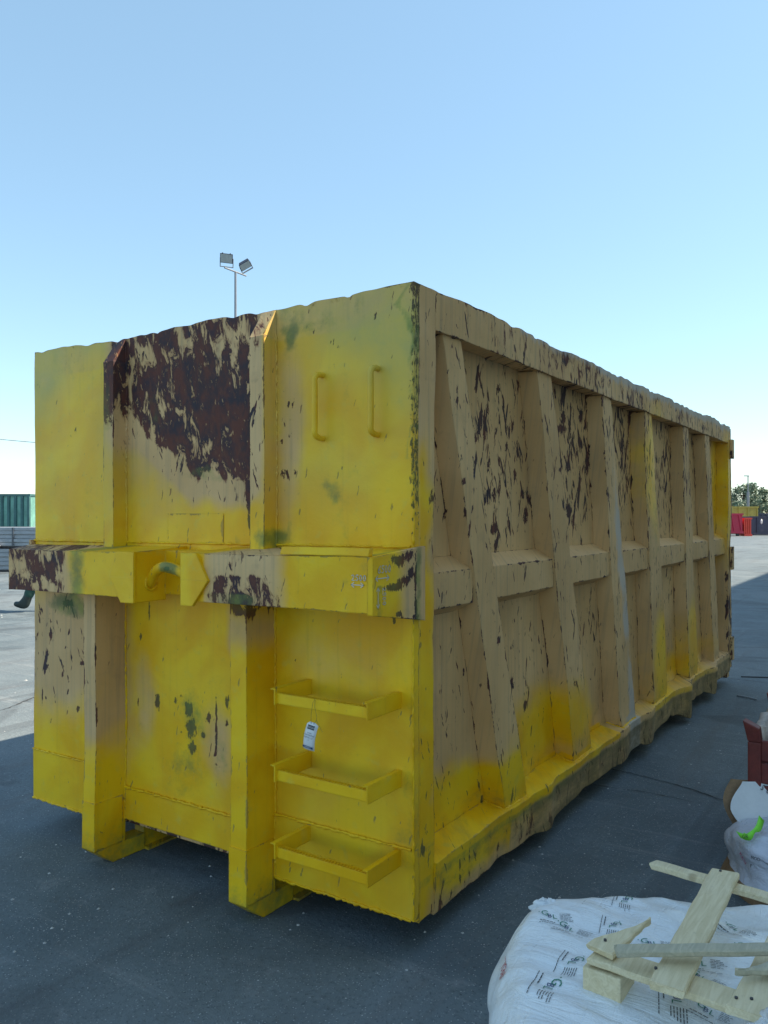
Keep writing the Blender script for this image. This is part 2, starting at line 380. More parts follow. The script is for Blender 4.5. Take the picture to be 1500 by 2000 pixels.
F_CHIP = [(-0.67,1.92,0.012,0.029,1),(-0.68,2.06,0.006,0.017,1),(-0.63,2.08,0.006,0.02,1),(-0.6,1.92,0.006,0.018,1),(-0.64,2.22,0.006,0.016,1),(-0.61,2.22,0.006,0.015,1),(-2.35,1.08,0.019,0.04,1),(-2.35,1.15,0.009,0.017,1),(-2.39,0.9,0.028,0.017,1),(-2.07,0.95,0.022,0.016,1),(-2.24,0.87,0.009,0.02,1),(-2.11,0.7,0.017,0.025,1),(-2.21,1.02,0.009,0.011,1),(-1.48,0.82,0.018,0.055,1),(-1.26,0.81,0.031,0.054,1),(-1.25,0.72,0.038,0.059,1),(-1.24,0.63,0.034,0.034,1),(-1.13,0.79,0.023,0.026,1),(-1.17,0.7,0.021,0.019,1),(-1.6,1.13,0.012,0.023,1),(-1.54,1.26,0.008,0.067,1),(-1.63,0.8,0.006,0.02,1),(-1.08,0.75,0.004,0.167,1),(-1.01,0.88,0.013,0.047,1),(-1.01,0.78,0.009,0.024,1),(-0.94,1.32,0.029,0.052,1),(-0.92,1.11,0.01,0.013,1),(-1.88,0.99,0.008,0.037,1),(-2.42,0.73,0.007,0.063,0.9),(-1.74,1.02,0.006,0.235,0.8),(-2.19,1.26,0.063,0.025,1),(-0.09,1.32,0.012,0.024,1),(-0.37,2.43,0.003,0.017,1),(-0.5,2.52,0.004,0.018,1),(-0.18,2.54,0.003,0.014,1),(-1.35,0.84,0.011,0.023,0.9),(-1.31,0.87,0.011,0.008,1),(-1.32,0.7,0.007,0.013,1),(-0.6,1.11,0.006,0.007,0.8)]
S_YEL = [(0.08,1.79,0.064,0.225,1.1),(0.08,0.93,0.088,0.53,1.4),(0.08,0.32,0.088,0.245,1.2),(0.27,0.36,1.216,0.163,1.5),(0.65,0.43,0.686,0.142,1.4),(1.58,0.55,0.533,0.201,0.9),(1.17,0.43,0.388,0.184,0.8),(2.17,0.43,0.205,0.285,0.8),(2.36,0.19,0.599,0.131,0.7),(3.51,2.15,0.223,0.466,0.8),(3.83,0.59,0.334,0.405,1.0),(4.96,0.61,0.36,0.372,0.9),(6.27,1.99,0.422,0.641,0.8),(4.49,0.45,1.091,0.132,0.7),(3.83,0.27,0.922,0.122,0.7),(0.09,2.48,0.04,0.123,-0.2),(0.41,0.38,0.675,0.133,1.0)]
S_STREAK = [(0.95,2.03,0.445,0.454,0.62),(2.04,2.1,0.401,0.465,0.7),(3.02,2.12,0.364,0.507,0.66),(4.15,2.15,0.495,0.548,0.6),(5.27,2.16,0.429,0.529,0.5),(0.43,1.91,0.117,0.269,0.36),(1.3,1.1,0.409,0.244,0.3),(2.36,1.01,0.347,0.328,0.45),(3.14,0.84,0.377,0.332,0.35),(6.22,0.71,0.314,0.372,0.8),(3.68,0.57,0.586,0.318,0.2),(0.7,2.23,0.212,0.143,0.3)]
S_BLOTCH = [(0.91,2.62,0.477,0.087,0.42),(1.83,2.59,0.773,0.133,0.5),(3.19,2.61,0.927,0.147,0.5),(4.99,2.56,1.264,0.163,0.45),(0.01,2.51,0.031,0.161,0.55),(0.01,2.35,0.031,0.121,0.5),(0.15,1.62,0.033,0.125,0.5),(0.53,2.62,0.3,0.069,0.25),(2.49,1.33,0.423,0.133,0.25),(4.99,1.35,1.046,0.116,0.35),(1.87,0.77,0.154,0.179,0.4)]
S_CHIP = [(0.95,1.67,0.053,0.038,1),(1.86,2.25,0.117,0.033,1),(1.89,2.32,0.05,0.054,1),(1.7,2.33,0.048,0.047,1),(2.19,2.36,0.046,0.058,1),(0.43,1.89,0.019,0.02,1),(0.45,1.74,0.014,0.045,1),(0.95,1.84,0.029,0.038,1),(0.88,1.84,0.017,0.062,1),(0.79,1.81,0.022,0.044,1),(0.73,2.08,0.022,0.072,1),(0.78,2.13,0.017,0.044,1),(1.0,2.37,0.018,0.04,1),(1.17,2.2,0.026,0.037,1),(1.35,1.74,0.041,0.054,1),(1.3,1.85,0.041,0.032,1),(1.99,1.76,0.044,0.043,1),(1.17,0.86,0.026,0.047,1),(1.32,0.72,0.027,0.038,1),(0.3,0.71,0.018,0.026,1),(0.51,0.57,0.015,0.013,0.8),(0.64,1.01,0.016,0.021,1),(0.79,1.14,0.022,0.029,1),(0.89,1.99,0.017,0.05,1),(1.1,2.09,0.019,0.036,1),(1.23,2.08,0.013,0.054,1),(1.59,1.99,0.045,0.017,1),(2.31,2.07,0.048,0.098,1),(2.57,2.27,0.053,0.067,1),(2.67,2.19,0.054,0.042,1)]

def smooth_blob(a, b, tab, soft=1.0):
    """max of soft ellipses (centre a, centre b, half a, half b, value)"""
    r = np.zeros_like(a)
    for ca, cb, ra, rb, v in tab:
        d2 = ((a-ca)/max(ra, .004))**2 + ((b-cb)/max(rb, .004))**2
        g = v*np.exp(-d2**1.3*soft)
        r = np.where(np.abs(g) > np.abs(r), g, r)
    return r
def chips(a, b, tab, tilt):
    r = np.zeros_like(a)
    for ca, cb, ra, rb, v in tab:
        da = (a-ca) - tilt*(b-cb)
        d = np.sqrt((da/max(ra, .007))**2 + ((b-cb)/max(rb, .01))**2)
        r = np.maximum(r, v*np.clip(1.28-d, 0, 1))
    return r

_r = np.random.default_rng(4)
DENTS = [(a, _r.uniform(.015, .06), _r.uniform(-.006, .020)) for a in _r.uniform(.4, 6.3, 34)]
FDENTS = [(a, _r.uniform(.012, .04), _r.uniform(-.004, .010)) for a in _r.uniform(-2.45, -.1, 16)]
RDENTS = [(a, _r.uniform(.02, .09), _r.uniform(-.010, .014)) for a in _r.uniform(.3, 6.1, 26)]
def warp(p):
    x, y, z = p[:, 0].copy(), p[:, 1].copy(), p[:, 2].copy()
    q = p.copy()
    # top rim battered
    t = np.clip((z-2.47)/.15, 0, 1)
    wz = ((fbm(x*2.1, y*1.1, 0, 1)-.5)*.040 + (vnoise(x*17, y*14, 0, 3)-.5)*.010)*np.where(y < .1, .55, 1)
    for yc, w, d in DENTS: wz = wz - d*np.exp(-((y-yc)/w)**2)*(x > -.14)
    for xc, w, d in FDENTS: wz = wz - d*np.exp(-((x-xc)/w)**2)*(y < .1)
    wz -= .018*np.exp(-((x+1.6)/.35)**2)*(y < .1) + .012*np.exp(-((x+.75)/.2)**2)*(y < .1)
    q[:, 2] += t*wz*np.clip(np.hypot(x, y)/.25, .15, 1)
    q[:, 0] += t*(fbm(y*2.0, 3.3, 0, 7)-.5)*.035*(x > -.14)*(y > .2)
    q[:, 1] += t*(fbm(x*2.4, 1.3, 0, 8)-.5)*.020*(y < .06)
    # plate waviness
    side = (x > -.15) & (y > .05)
    q[:, 0] += np.where(side, (fbm(y*1.4, z*1.6, 0, 11)-.5)*.030, 0)
    q[:, 0] += np.where(side, (vnoise(y*5, z*4.2, 0, 12)-.5)*.007, 0)
    fr = (y < .06) & (y > -.35)
    q[:, 1] += np.where(fr, (fbm(x*1.7, z*1.5, 0, 13)-.5)*.018 + (vnoise(x*6, z*5, 0, 14)-.5)*.0035, 0)
    # bottom side rail beaten up along its lower edge
    br = np.clip((.42-z)/.12, 0, 1)*(x > -.14)*np.clip((y-.12)/.3, 0, 1)
    low = np.clip((.26-z)/.14, 0, 1)
    amp = np.clip(.45+y*.14, .45, 1.15)
    q[:, 0] += br*amp*.7*((fbm(y*1.3, z*1.2, 0, 21)-.48)*.035 - np.abs(fbm(y*2.2+z*2, z*1.5, 0, 24)-.5)*.05)
    for yc, w, dx, dz in ((1.33, .10, .030, -.022), (2.62, .18, .03, -.01), (3.25, .16, .035, -.035), (4.35, .16, .07, -.07), (5.35, .15, .055, -.06)):
        g = np.exp(-((y-yc)/w)**2)
        q[:, 0] += br*g*dx; q[:, 2] += br*low*g*dz
    q[:, 2] += br*low*((fbm(y*1.5, .5, 0, 22)-.5)*.04*amp)
    for yc, w, d in RDENTS: q[:, 2] += br*low*d*np.exp(-((y-yc)/w)**2); q[:, 0] -= br*abs(d)*.35*np.exp(-((y-yc-z*.2)/w)**2)
    q[:, 2] += br*(1-low)*(x > -.05)*((fbm(y*3.7, .5, 0, 23)-.55)*.018)
    # beam slightly bowed
    bm = (y < -.1) & (z > 1.25) & (z < 1.7)
    q[:, 2] += np.where(bm, (fbm(x*2.2, z*3, 0, 31)-.5)*.014, 0)
    return q

def paint(p, surf):
    x, y, z = p[:, 0], p[:, 1], p[:, 2]
    n = len(x); Z = np.zeros(n)
    A = {k: Z.copy() for k in ('yel', 'hero', 'streak', 'blotch', 'grn', 'wht', 'rail_shade', 'pale')}
    wob = (fbm(x*2.5+y*2.5, z*2.5, 0, 41)-.5)
    if surf == 'F':
        xx = x + wob*.12; zz = z + (fbm(x*2.5, z*2.5, 0, 42)-.5)*.12
        A['yel'] = np.clip(1.05 - smooth_blob(xx, zz, F_BEIGE, .7), 0, 1.1)
        nn_ = fbm(x*1.9, z*1.6, 0, 47)
        A['pale'] = np.clip((z-1.55)/.9, 0, 1)*np.clip((nn_-.2)*1.9, 0, 1) + .75*np.exp(-((z-2.65)/.2)**2) + .25*np.clip((nn_-.45)*3, 0, 1)
        A['yel'] -= np.clip((nn_-.58)*1.5, 0, .25)*(z < 2.5)
        xw = x+wob*.10; zw = z+(fbm(x*4, z*3, 0, 46)-.5)*.16
        zl = 2.20 - .34*np.clip((xw+1.62)/.40, 0, 1)
        reg = np.clip((xw+1.70)/.07, 0, 1)*np.clip((-.79-x)/.03, 0, 1)*np.clip((zw-zl)/.07, 0, 1)*(y > -.02)
        dens = .70 + .24*np.exp(-((xw+1.10)/.30)**2-((zw-2.25)/.20)**2) - .10*np.exp(-((zw-2.56)/.06)**2) + .22*np.exp(-((xw+1.68)/.06)**2)
        strip = .95*np.exp(-((xw+.835+(z-1.6)*.06)/(.022+.09*np.clip(z-1.7, 0, .5)))**2)*(z > 1.64)*(z < 2.5)*(y > -.02)
        head = .92*np.exp(-((x+1.74)/.09)**2)*np.clip((zw-2.2)/.12, 0, 1) + .45*np.exp(-((x+.75)/.05)**2)*np.clip((zw-2.28)/.12, 0, 1)*(y < -.003)
        A['blotch'] = np.clip(np.maximum(np.maximum(reg*dens, strip), head), 0, 1)
        A['blotch'] = np.where(A['blotch'] > .06, A['blotch'], 0)
        halo = np.clip((xw+1.74)/.08, 0, 1)*np.clip((-.70-x)/.06, 0, 1)*np.clip((zw-zl+.10)/.13, 0, 1)
        A['yel'] = np.clip(A['yel'] - 1.2*halo, 0, 1.1)
        A['grn'] = smooth_blob(x+(fbm(x*9, z*7, 0, 75)-.5)*.16, z+(fbm(x*8, z*5, 0, 76)-.5)*.22, F_GREEN, .9)*.85
        A['hero'] = chips(x, z, F_CHIP, 0.0)
        A['hero'] = np.maximum(A['hero'], np.exp(-((x+.002)/.014)**2)*(.35+.75*vnoise(x, z*4, 0, 71))*np.clip((z-1.6)/.4, 0, 1))
        A['grn'] += .45*np.clip(fbm(x*3+9, z*2.2, 0, 72)-.45, 0, 1)*2
        A['streak'] = np.where(A['yel'] < .4, .34, 0)
        e = np.exp(-((z-2.645)/.03)**2); A['blotch'] = np.maximum(A['blotch'], e*.35)
        A['yel'] = np.where(z > 2.5, A['yel']*.8, A['yel'])
    elif surf == 'S':
        yy = y + wob*.25; zz = z + (fbm(y*2.5, z*2.5, 0, 43)-.5)*.2
        A['yel'] = np.clip(smooth_blob(yy, zz, S_YEL, .6), 0, 1.2)
        A['streak'] = np.maximum(smooth_blob(y, z, S_STREAK, .35), .30)
        A['blotch'] = smooth_blob(y, z, S_BLOTCH, .5)
        A['hero'] = chips(y, z, S_CHIP, .12)
        _face = (x < -.022) & (x > -.108) & (z < 2.48)
        A['grn'] = np.maximum(A['grn'], .55*np.exp(-((y)/.03)**2)*(z < 1.3)) + .35*np.exp(-((y-3.5)/.25)**2)*(z > 1.4)*(z < 2.4) + .3*np.exp(-((z-.27)/.03)**2)
        rl = (x > -.02)*np.clip((.29-z)/.03, 0, 1)*(y > .2); A['blotch'] = np.maximum(A['blotch'], rl*.40); A['rail_shade'] = rl*(.35+.4*np.clip((y-.9)/.8, 0, 1))+.30*np.exp(-((z-.36)/.1)**2)  # weak light on the bottom rail painted in as a darker, blotchier face
        A['grn'] += .38*(x > -.03)*(z < .28)*(y < 3.6)*np.exp(-((y-1.6)/1.6)**2)  # green on the rail face, part of the same painted shade
        A['wht'] = (.35+.75*vnoise(y*3, z*6, 0, 61))*np.exp(-((y-(2.44+(2.45-z)*.235))/.085)**2)*np.clip((2.3-z)/.5, 0, 1)*(x > -.05) + .8*np.exp(-((y-2.9)/.16)**2)*(z < .38)
        A['wht'] += .7*np.exp(-((z-2.66)/.04)**2)*(y > 1.0) + .30*(z > 2.48)*(y > 2.2)
        rim = np.exp(-((z-2.655)/.02)**2)+np.exp(-((z-2.49)/.014)**2)*(x > -.02)
        A['blotch'] = np.maximum(A['blotch'], rim*.42)
        A['blotch'] = np.maximum(A['blotch'], .66*np.exp(-((y-.01)/.035)**2)*(z > 1.55)*(x > -.03))
        A['blotch'] = np.maximum(A['blotch'], .34*(z > 2.49)*(y > .8))
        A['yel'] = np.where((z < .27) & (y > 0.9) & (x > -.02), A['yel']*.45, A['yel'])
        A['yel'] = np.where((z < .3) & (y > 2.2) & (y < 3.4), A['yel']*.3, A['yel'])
        for k in ('hero', 'blotch'): A[k] = np.where(_face, 0, A[k])
        A['streak'] = np.where(_face, .1, A['streak'])
        shelf = (z > .29) & (z < .36) & (y < 2.55); A['yel'] = np.where(shelf, 1.3, A['yel'])
    elif surf == 'B':
        l = np.clip((-1.66 - x - wob*.2)/.16, 0, 1); r = np.clip(1-np.abs(x+.62)/.26, 0, 1)**.5*(x > -.84)
        A['yel'] = np.clip(1.05 - 1.2*l - 1.3*r*(1 if True else 0), 0, 1)
        A['blotch'] = np.maximum(l*.62, r*np.where(z < 1.50, .80, .35))
        A['blotch'] = np.maximum(A['blotch'], .5*np.exp(-((z-1.375)/.012)**2)*(x > -.8))
        A['grn'] = .75*np.exp(-((x+1.68)/.07)**2) + .5*(x > -.4)*vnoise(x*9, z*14, 0, 5)**2 + .3*(y > -.28)*(x > -2)
        A['grn'] += .5*np.exp(-((x+.66)/.2)**2)*(z < 1.42)
    elif surf == 'E':
        A['yel'] = np.clip(.82 - np.clip((y+.16)/.13, 0, .75) + .2*(y < -.25), 0, 1)
        E_ = [(-.14, 1.565, .075, .028, 1), (-.07, 1.585, .05, .02, 1), (-.17, 1.47, .08, .020, 1), (-.10, 1.487, .06, .022, 1), (-.055, 1.515, .022, .035, 1), (-.022, 1.50, .012, .10, 1), (-.02, 1.38, .014, .08, 1), (-.14, 1.365, .03, .012, 1), (-.12, 1.335, .012, .03, 1), (-.02, 1.345, .035, .012, .8)]
        A['hero'] = chips(y, z, E_, 0)
        A['grn'] = .5*np.exp(-((y+.27)/.03)**2)*(z < 1.48) + .7*np.exp(-((y)/.03)**2)
    elif surf == 'Y':
        A['yel'] = Z+1.1; A['grn'] = Z+.12; A['blotch'] = Z+.06
    elif surf == 'H':
        A['yel'] = Z+1.1; A['grn'] = 1.2*np.exp(-((x+1.07)/.055)**2)*(y < -.285)+.1; A['hero'] = .9*np.exp(-((x+1.08)/.04)**2)*(y < -.30)
    elif surf == 'O':
        A['streak'] = Z+.35; A['yel'] = Z+.1; A['blotch'] = Z+.15
    elif surf == 'W':   # lower column fronts, shoes and skids
        A['yel'] = np.clip(1.1 - .95*np.clip((z-.36+wob*.5)/.34, 0, 1)*(x < -1.5) - .75*np.exp(-((z-1.25)/.12)**2), 0, 1)
        A['grn'] = .45*np.exp(-((z-.05)/.14)**2) + .1
        A['blotch'] = .25*np.exp(-((z-.1)/.15)**2) + .62*np.exp(-((z-1.34)/.06)**2)*(x > -1)
        A['hero'] = chips(x, z, F_CHIP, 0)
    return A

class Plates:
    def __init__(s, surf): s.v = []; s.f = []; s.e = []; s.n = 0; s.surf = surf
    def quad(s, a, b, c, d, res):
        a, b, c, d = [np.array(k, float) for k in (a, b, c, d)]
        n = max(1, int(round(max(np.linalg.norm(b-a), np.linalg.norm(c-d))/res)))
        m = max(1, int(round(max(np.linalg.norm(d-a), np.linalg.norm(c-b))/res)))
        u = np.linspace(0, 1, n+1)[None, :, None]; w = np.linspace(0, 1, m+1)[:, None, None]
        g = (1-w)*((1-u)*a+u*b) + w*((1-u)*d+u*c)
        s.v.append(g.reshape(-1, 3)); e = np.zeros((m+1, n+1)); e[0] = e[-1] = 1; e[:, 0] = e[:, -1] = 1; s.e.append(e.ravel())
        idx = np.arange((n+1)*(m+1)).reshape(m+1, n+1) + s.n
        s.f.append(np.stack([idx[:-1, :-1], idx[:-1, 1:], idx[1:, 1:], idx[1:, :-1]], -1).reshape(-1, 4))
        s.n += (n+1)*(m+1); return s
    def hexa(s, c, res=.03):
        for q in ((0,3,2,1),(4,5,6,7),(0,1,5,4),(1,2,6,5),(2,3,7,6),(3,0,4,7)): s.quad(*[c[i] for i in q], res)
        return s
    def box(s, x0, x1, y0, y1, z0, z1, res=.03):
        return s.hexa([(x0,y0,z0),(x1,y0,z0),(x1,y1,z0),(x0,y1,z0),(x0,y0,z1),(x1,y0,z1),(x1,y1,z1),(x0,y1,z1)], res)
    def tube(s, pts, rad, n=8, lump=0.0, cap=False):
        mb = MB()
        rr = [rad*(1+lump*random.uniform(-1, 1)) for _ in pts] if lump else rad
        mb.tube(pts, rr, n, cap=True)
        fs = [f for f in mb.f if len(f) == 4]
        s.v.append(np.array(mb.v)); s.e.append(np.zeros(len(mb.v))); s.f.append(np.array(fs)+s.n); s.n += len(mb.v); return s
    def build(s, name, parent, dowarp=True):
        v = np.concatenate(s.v); f = np.concatenate(s.f)
        A = paint(v, s.surf); A['edge'] = np.concatenate(s.e)*(0.25 if s.surf == 'Y' else 1)
        if dowarp: v = warp(v)
        v = v - np.array(parent_world(parent))
        me = bpy.data.meshes.new(name)
        me.vertices.add(len(v)); me.vertices.foreach_set('co', v.astype(np.float32).ravel())
        me.loops.add(f.size); me.loops.foreach_set('vertex_index', f.astype(np.int32).ravel())
        me.polygons.add(len(f)); me.polygons.foreach_set('loop_start', np.arange(0, f.size, 4, dtype=np.int32))
        me.polygons.foreach_set('use_smooth', np.ones(len(f), bool))
        me.update(calc_edges=True)
        for k, a in A.items():
            at = me.attributes.new(k, 'FLOAT', 'POINT'); at.data.foreach_set('value', a.astype(np.float32))
        return link(name, me, PAINT, parent)
def parent_world(p):
    v = Vector((0, 0, 0))
    while p is not None:
        v = v + p.location; p = p.parent
    return v

W_, L_ = 2.5, 6.38
TOP = 2.65
cont = thing('roll_off_container', 'huge battered yellow and ochre steel container with a rust patch between its front columns', 'container', (-1.25, 3.2, 0))
# front wall with lower skirts
Plates('F').box(-2.5, 0, 0, .04, .20, TOP, .013).build('front_wall', cont)
p = Plates('F')
p.box(-2.5, -1.80, -.006, .03, .157, .428, .02); p.box(-1.715, -.805, -.006, .03, .198, .358, .02)
p.box(-.71, .002, -.006, .03, .15, .425, .02); p.build('skirt_plate', cont)
# welded patch and vertical seam on the front
Plates('F').box(-1.396, -1.024, -.003, .01, 1.60, 1.745, .03).build('patch_plate', cont)
# other walls, floor, rear door
Plates('O').box(-2.5, -2.46, .04, L_-.05, .157, TOP, .12).build('left_wall', cont)
Plates('O').box(-2.46, -.13, .04, L_-.05, .16, .20, .25).build('floor_plate', cont)
Plates('O').box(-2.5, -.0, L_-.05, L_, .157, TOP, .12).build('rear_door', cont)
Plates('S').box(-.13, -.118, .04, L_-.06, .20, TOP-.02, .022).build('side_wall', cont)
Plates('S').box(-.118, 0, .04, .165, .125, TOP, .014).build('corner_post', cont)
Plates('S').box(-.118, 0, L_-.16, L_-.052, .125, TOP-.15, .02).build('corner_post', cont)
Plates('S').hexa([(-.118,.165,2.50),(0,.165,2.49),(0,L_-.052,2.49),(-.118,L_-.052,2.50),(-.118,.165,TOP),(0,.165,TOP),(0,L_-.052,TOP+.02),(-.118,L_-.052,TOP+.02)], .022).build('top_rail', cont)
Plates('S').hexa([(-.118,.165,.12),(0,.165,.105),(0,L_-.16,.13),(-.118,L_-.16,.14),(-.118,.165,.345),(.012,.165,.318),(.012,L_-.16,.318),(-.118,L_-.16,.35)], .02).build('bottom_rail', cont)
RIBS = [(.252,.41,.852,1.113),(1.259,1.457,1.76,2.073),(2.282,2.486,2.648,2.998),(3.215,3.42,3.459,3.86),(4.325,4.53,4.598,4.92),(5.19,5.40,5.56,5.84)]
def rib_y(r, z, k):   # y of the near (k=0) or far (k=1) edge at height z
    t = (2.45-z)/(2.45-.345)
    return r[k]+(r[k+2]-r[k])*t
zt, zb = 2.492, .326
for i, r in enumerate(RIBS):
    a0, a1, b0, b1 = rib_y(r, zt, 0), rib_y(r, zt, 1), rib_y(r, zb, 0), rib_y(r, zb, 1)
    Plates('S').hexa([(-.118,b0,zb+.02),(-.010,b0+.01,zb-.004),(-.010,b1,zb-.004),(-.118,b1,zb+.02),(-.118,a0,zt),(-.012,a0,zt),(-.012,a1,zt),(-.118,a1,zt)], .02).build('slanted_rib', cont)
# mid rail pieces between the ribs
ys = [.165]
for r in RIBS: ys += [rib_y(r, 1.42, 0), rib_y(r, 1.42, 1)]
ys.append(L_-.16)
for i in range(0, len(ys), 2):
    a, b_ = ys[i], ys[i+1]
    Plates('S').hexa([(-.118,a,1.30),(-.022,a,1.345),(-.022,b_,1.345),(-.118,b_,1.30),(-.118,a,1.555),(-.022,a,1.497),(-.022,b_,1.497),(-.118,b_,1.555)], .02).build('mid_rail', cont)
# upper columns with sloping heads
for x0, x1 in ((-1.78, -1.704), (-.785, -.704)):
    q = Plates('F')
    q.hexa([(x0,-.084,1.575),(x1,-.084,1.575),(x1,0,1.575),(x0,0,1.575),(x0,-.084,2.515),(x1,-.084,2.515),(x1,0,2.515),(x0,0,2.515)], .018)
    q.hexa([(x0,-.084,2.515),(x1,-.084,2.515),(x1,0,2.515),(x0,0,2.515),(x0,-.006,2.645),(x1,-.006,2.645),(x1,0,2.645),(x0,0,2.645)], .018)
    q.build('upper_column', cont)
# lower columns, their shoes and the skids on the ground
for x0, x1 in ((-1.804, -1.715), (-.804, -.711)):
    q = Plates('W')
    q.box(x0, x1, -.184, 0, .30, 1.37, .018)
    q.box(x0, x1, -.184, .0, .085, .30, .018)
    q.hexa([(x0,-.075,.002),(x1,-.075,.002),(x1,.12,.002),(x0,.12,.002),(x0,-.184,.085),(x1,-.184,.085),(x1,.12,.085),(x0,.12,.085)], .02)
    q.build('lower_column', cont)
    Plates('W').box(x0-.004, x1+.004, -.189, -.02, .09, .325, .02).build('column_shoe', cont)
    Plates('W').box(x0+.01, x1-.01, .12, 6.2, .002, .158, .06).build('skid_runner', cont)
    Plates('W').box(x0-.03, x1+.03, .12, 6.2, .0, .012, .1).build('skid_foot', cont)
# cross members beneath the floor
for k in range(7):
    Plates('O').box(-2.44, -.14, .5+k*.85, .58+k*.85, .10, .159, .2).build('cross_member', cont)
# hook beam across the front
def tilt(x, y): return .013*min(x, 0)
def beam_box(q, x0, x1, y0, y1, z0, z1, res=.018):
    q.hexa([(x0,y0,z0+tilt(x0,0)),(x1,y0,z0+tilt(x1,0)),(x1,y1,z0+.0+tilt(x1,0)),(x0,y1,z0+tilt(x0,0)),(x0,y0,z1+tilt(x0,0)),(x1,y0,z1+tilt(x1,0)),(x1,y1,z1+.016+tilt(x1,0)),(x0,y1,z1+.016+tilt(x0,0))], res)
q = Plates('B'); beam_box(q, -2.25, -1.265, -.31, -.0, 1.385, 1.590)
q.hexa([(-2.52,-.02,1.355),(-2.25,-.31,1.355),(-2.25,0,1.355),(-2.5,0,1.355),(-2.52,-.02,1.575),(-2.25,-.31,1.56),(-2.25,0,1.575),(-2.5,0,1.575)], .02)
q.build('hook_beam', cont)
q = Plates('B'); beam_box(q, -.95, .0, -.31, -.0, 1.384, 1.588); q.build('hook_beam', cont)
q = Plates('B'); q.box(-2.53, -2.505, -.02, .35, 1.37, 1.60, .03); q.build('end_gusset', cont)
q = Plates('Y'); q.box(-1.265, -.95, -.135, 0, 1.372, 1.575); q.box(-1.272, -1.262, -.31, -.13, 1.345, 1.573); q.build('hook_recess', cont)
# chevron plates either side of the hook
q = Plates('Y')
q.hexa([(-1.345,-.322,1.345),(-1.255,-.322,1.345),(-1.255,-.308,1.345),(-1.345,-.308,1.345),(-1.425,-.322,1.46),(-1.255,-.322,1.46),(-1.255,-.308,1.46),(-1.425,-.308,1.46)], .02)
q.hexa([(-1.425,-.322,1.46),(-1.255,-.322,1.46),(-1.255,-.308,1.46),(-1.425,-.308,1.46),(-1.38,-.322,1.574),(-1.255,-.322,1.575),(-1.255,-.308,1.575),(-1.38,-.308,1.574)], .02)
q.build('chevron_plate', cont)
q = Plates('Y')
q.hexa([(-.955,-.324,1.352),(-.885,-.324,1.352),(-.885,-.308,1.352),(-.955,-.308,1.352),(-.955,-.324,1.465),(-.795,-.324,1.465),(-.795,-.308,1.465),(-.955,-.308,1.465)], .02)
q.hexa([(-.955,-.324,1.465),(-.795,-.324,1.465),(-.795,-.308,1.465),(-.955,-.308,1.465),(-.955,-.324,1.579),(-.865,-.324,1.579),(-.865,-.308,1.579),(-.955,-.308,1.579)], .02)
q.build('chevron_plate', cont)
# end plate of the beam wrapping the corner
Plates('E').hexa([(0,-.318,1.376),(.022,-.314,1.376),(.022,.05,1.322),(0.001,.05,1.322),(0,-.318,1.585),(.022,-.314,1.585),(.022,.05,1.615),(0.001,.05,1.615)], .012).build('beam_end_plate', cont, False)
q = Plates('Y'); q.hexa([(-.415,-.312,1.588),(.0,-.312,1.588),(.0,-.285,1.588),(-.415,-.285,1.588),(-.415,-.30,1.618),(.0,-.30,1.618),(.0,-.285,1.618),(-.415,-.285,1.618)], .03); q.build('welded_strip', cont)
# bent hook bar
q = Plates('H')
def bez(pts, n):
    out = []
    P = [Vector(k) for k in pts]
    for i in range(n+1):
        t = i/n; Q = P[:]
        while len(Q) > 1: Q = [Q[j].lerp(Q[j+1], t) for j in range(len(Q)-1)]
        out.append(Q[0])
    return out
q.tube(bez([(-1.275,-.22,1.425),(-1.245,-.235,1.43),(-1.20,-.25,1.515),(-1.13,-.29,1.535),(-1.05,-.29,1.515),(-.99,-.27,1.485),(-.94,-.26,1.465)], 26), .024, 14)
q.build('hook_bar', cont, False)
for c in ((-1.262, -.225, 1.43), (-.957, -.263, 1.472)):
    q = Plates('Y'); pts = []
    for k in range(22):
        t = 2*math.pi*k/21; pts.append((c[0]+.002*random.random(), c[1]+.031*math.cos(t), c[2]+.031*math.sin(t)))
    q.tube(pts, .009, 6, .45); q.build('weld_bead', cont, False)
# ladder steps
STEPS = [(.975, 1.035), (.665, .727), (.355, .413)]
for k, (z0, z1) in enumerate(STEPS):
    st = Plates('Y'); zc = z0+.008
    st.box(-.512, -.064, -.222, -.216, z0+.003, z0+.045, .03)
    st.box(-.512, -.064, -.2155, -.185, z0+.036, z0+.041, .03)
    step = st.build('ladder_step', cont, False)
    for xb, out in ((-.515, -1), (-.062, -1)):
        b_ = Plates('Y')
        b_.box(xb, xb+.006, -.235, .0, z0, z1, .03)
        b_.hexa([(xb-.018,-.235,z1),(xb+.006,-.235,z1),(xb+.006,0,z1),(xb-.018,0,z1),(xb-.018,-.235,z1+.005),(xb+.006,-.235,z1+.005),(xb+.006,0,z1+.005),(xb-.018,0,z1+.005)], .03)
        b_.build('bracket', step, False)
    th = Plates('Y')
    for j in range(30):
        x = -.502+j*.0145
        th.box(x, x+.007, -.222, -.205, z0+.045, z0+.0485, .02)
    th.build('grip_teeth', step, False)
# two flat grab handles
for xh in (-.448, -.166):
    h_ = Plates('F')
    h_.tube(bez([(xh, .0, 2.325), (xh, -.05, 2.33), (xh, -.058, 2.30)], 8)+bez([(xh, -.056, 2.28), (xh, -.056, 2.10)], 8)+bez([(xh, -.058, 2.08), (xh, -.05, 2.055), (xh, 0, 2.06)], 8), .0125, 12)
    h_.build('grab_handle', cont, False)
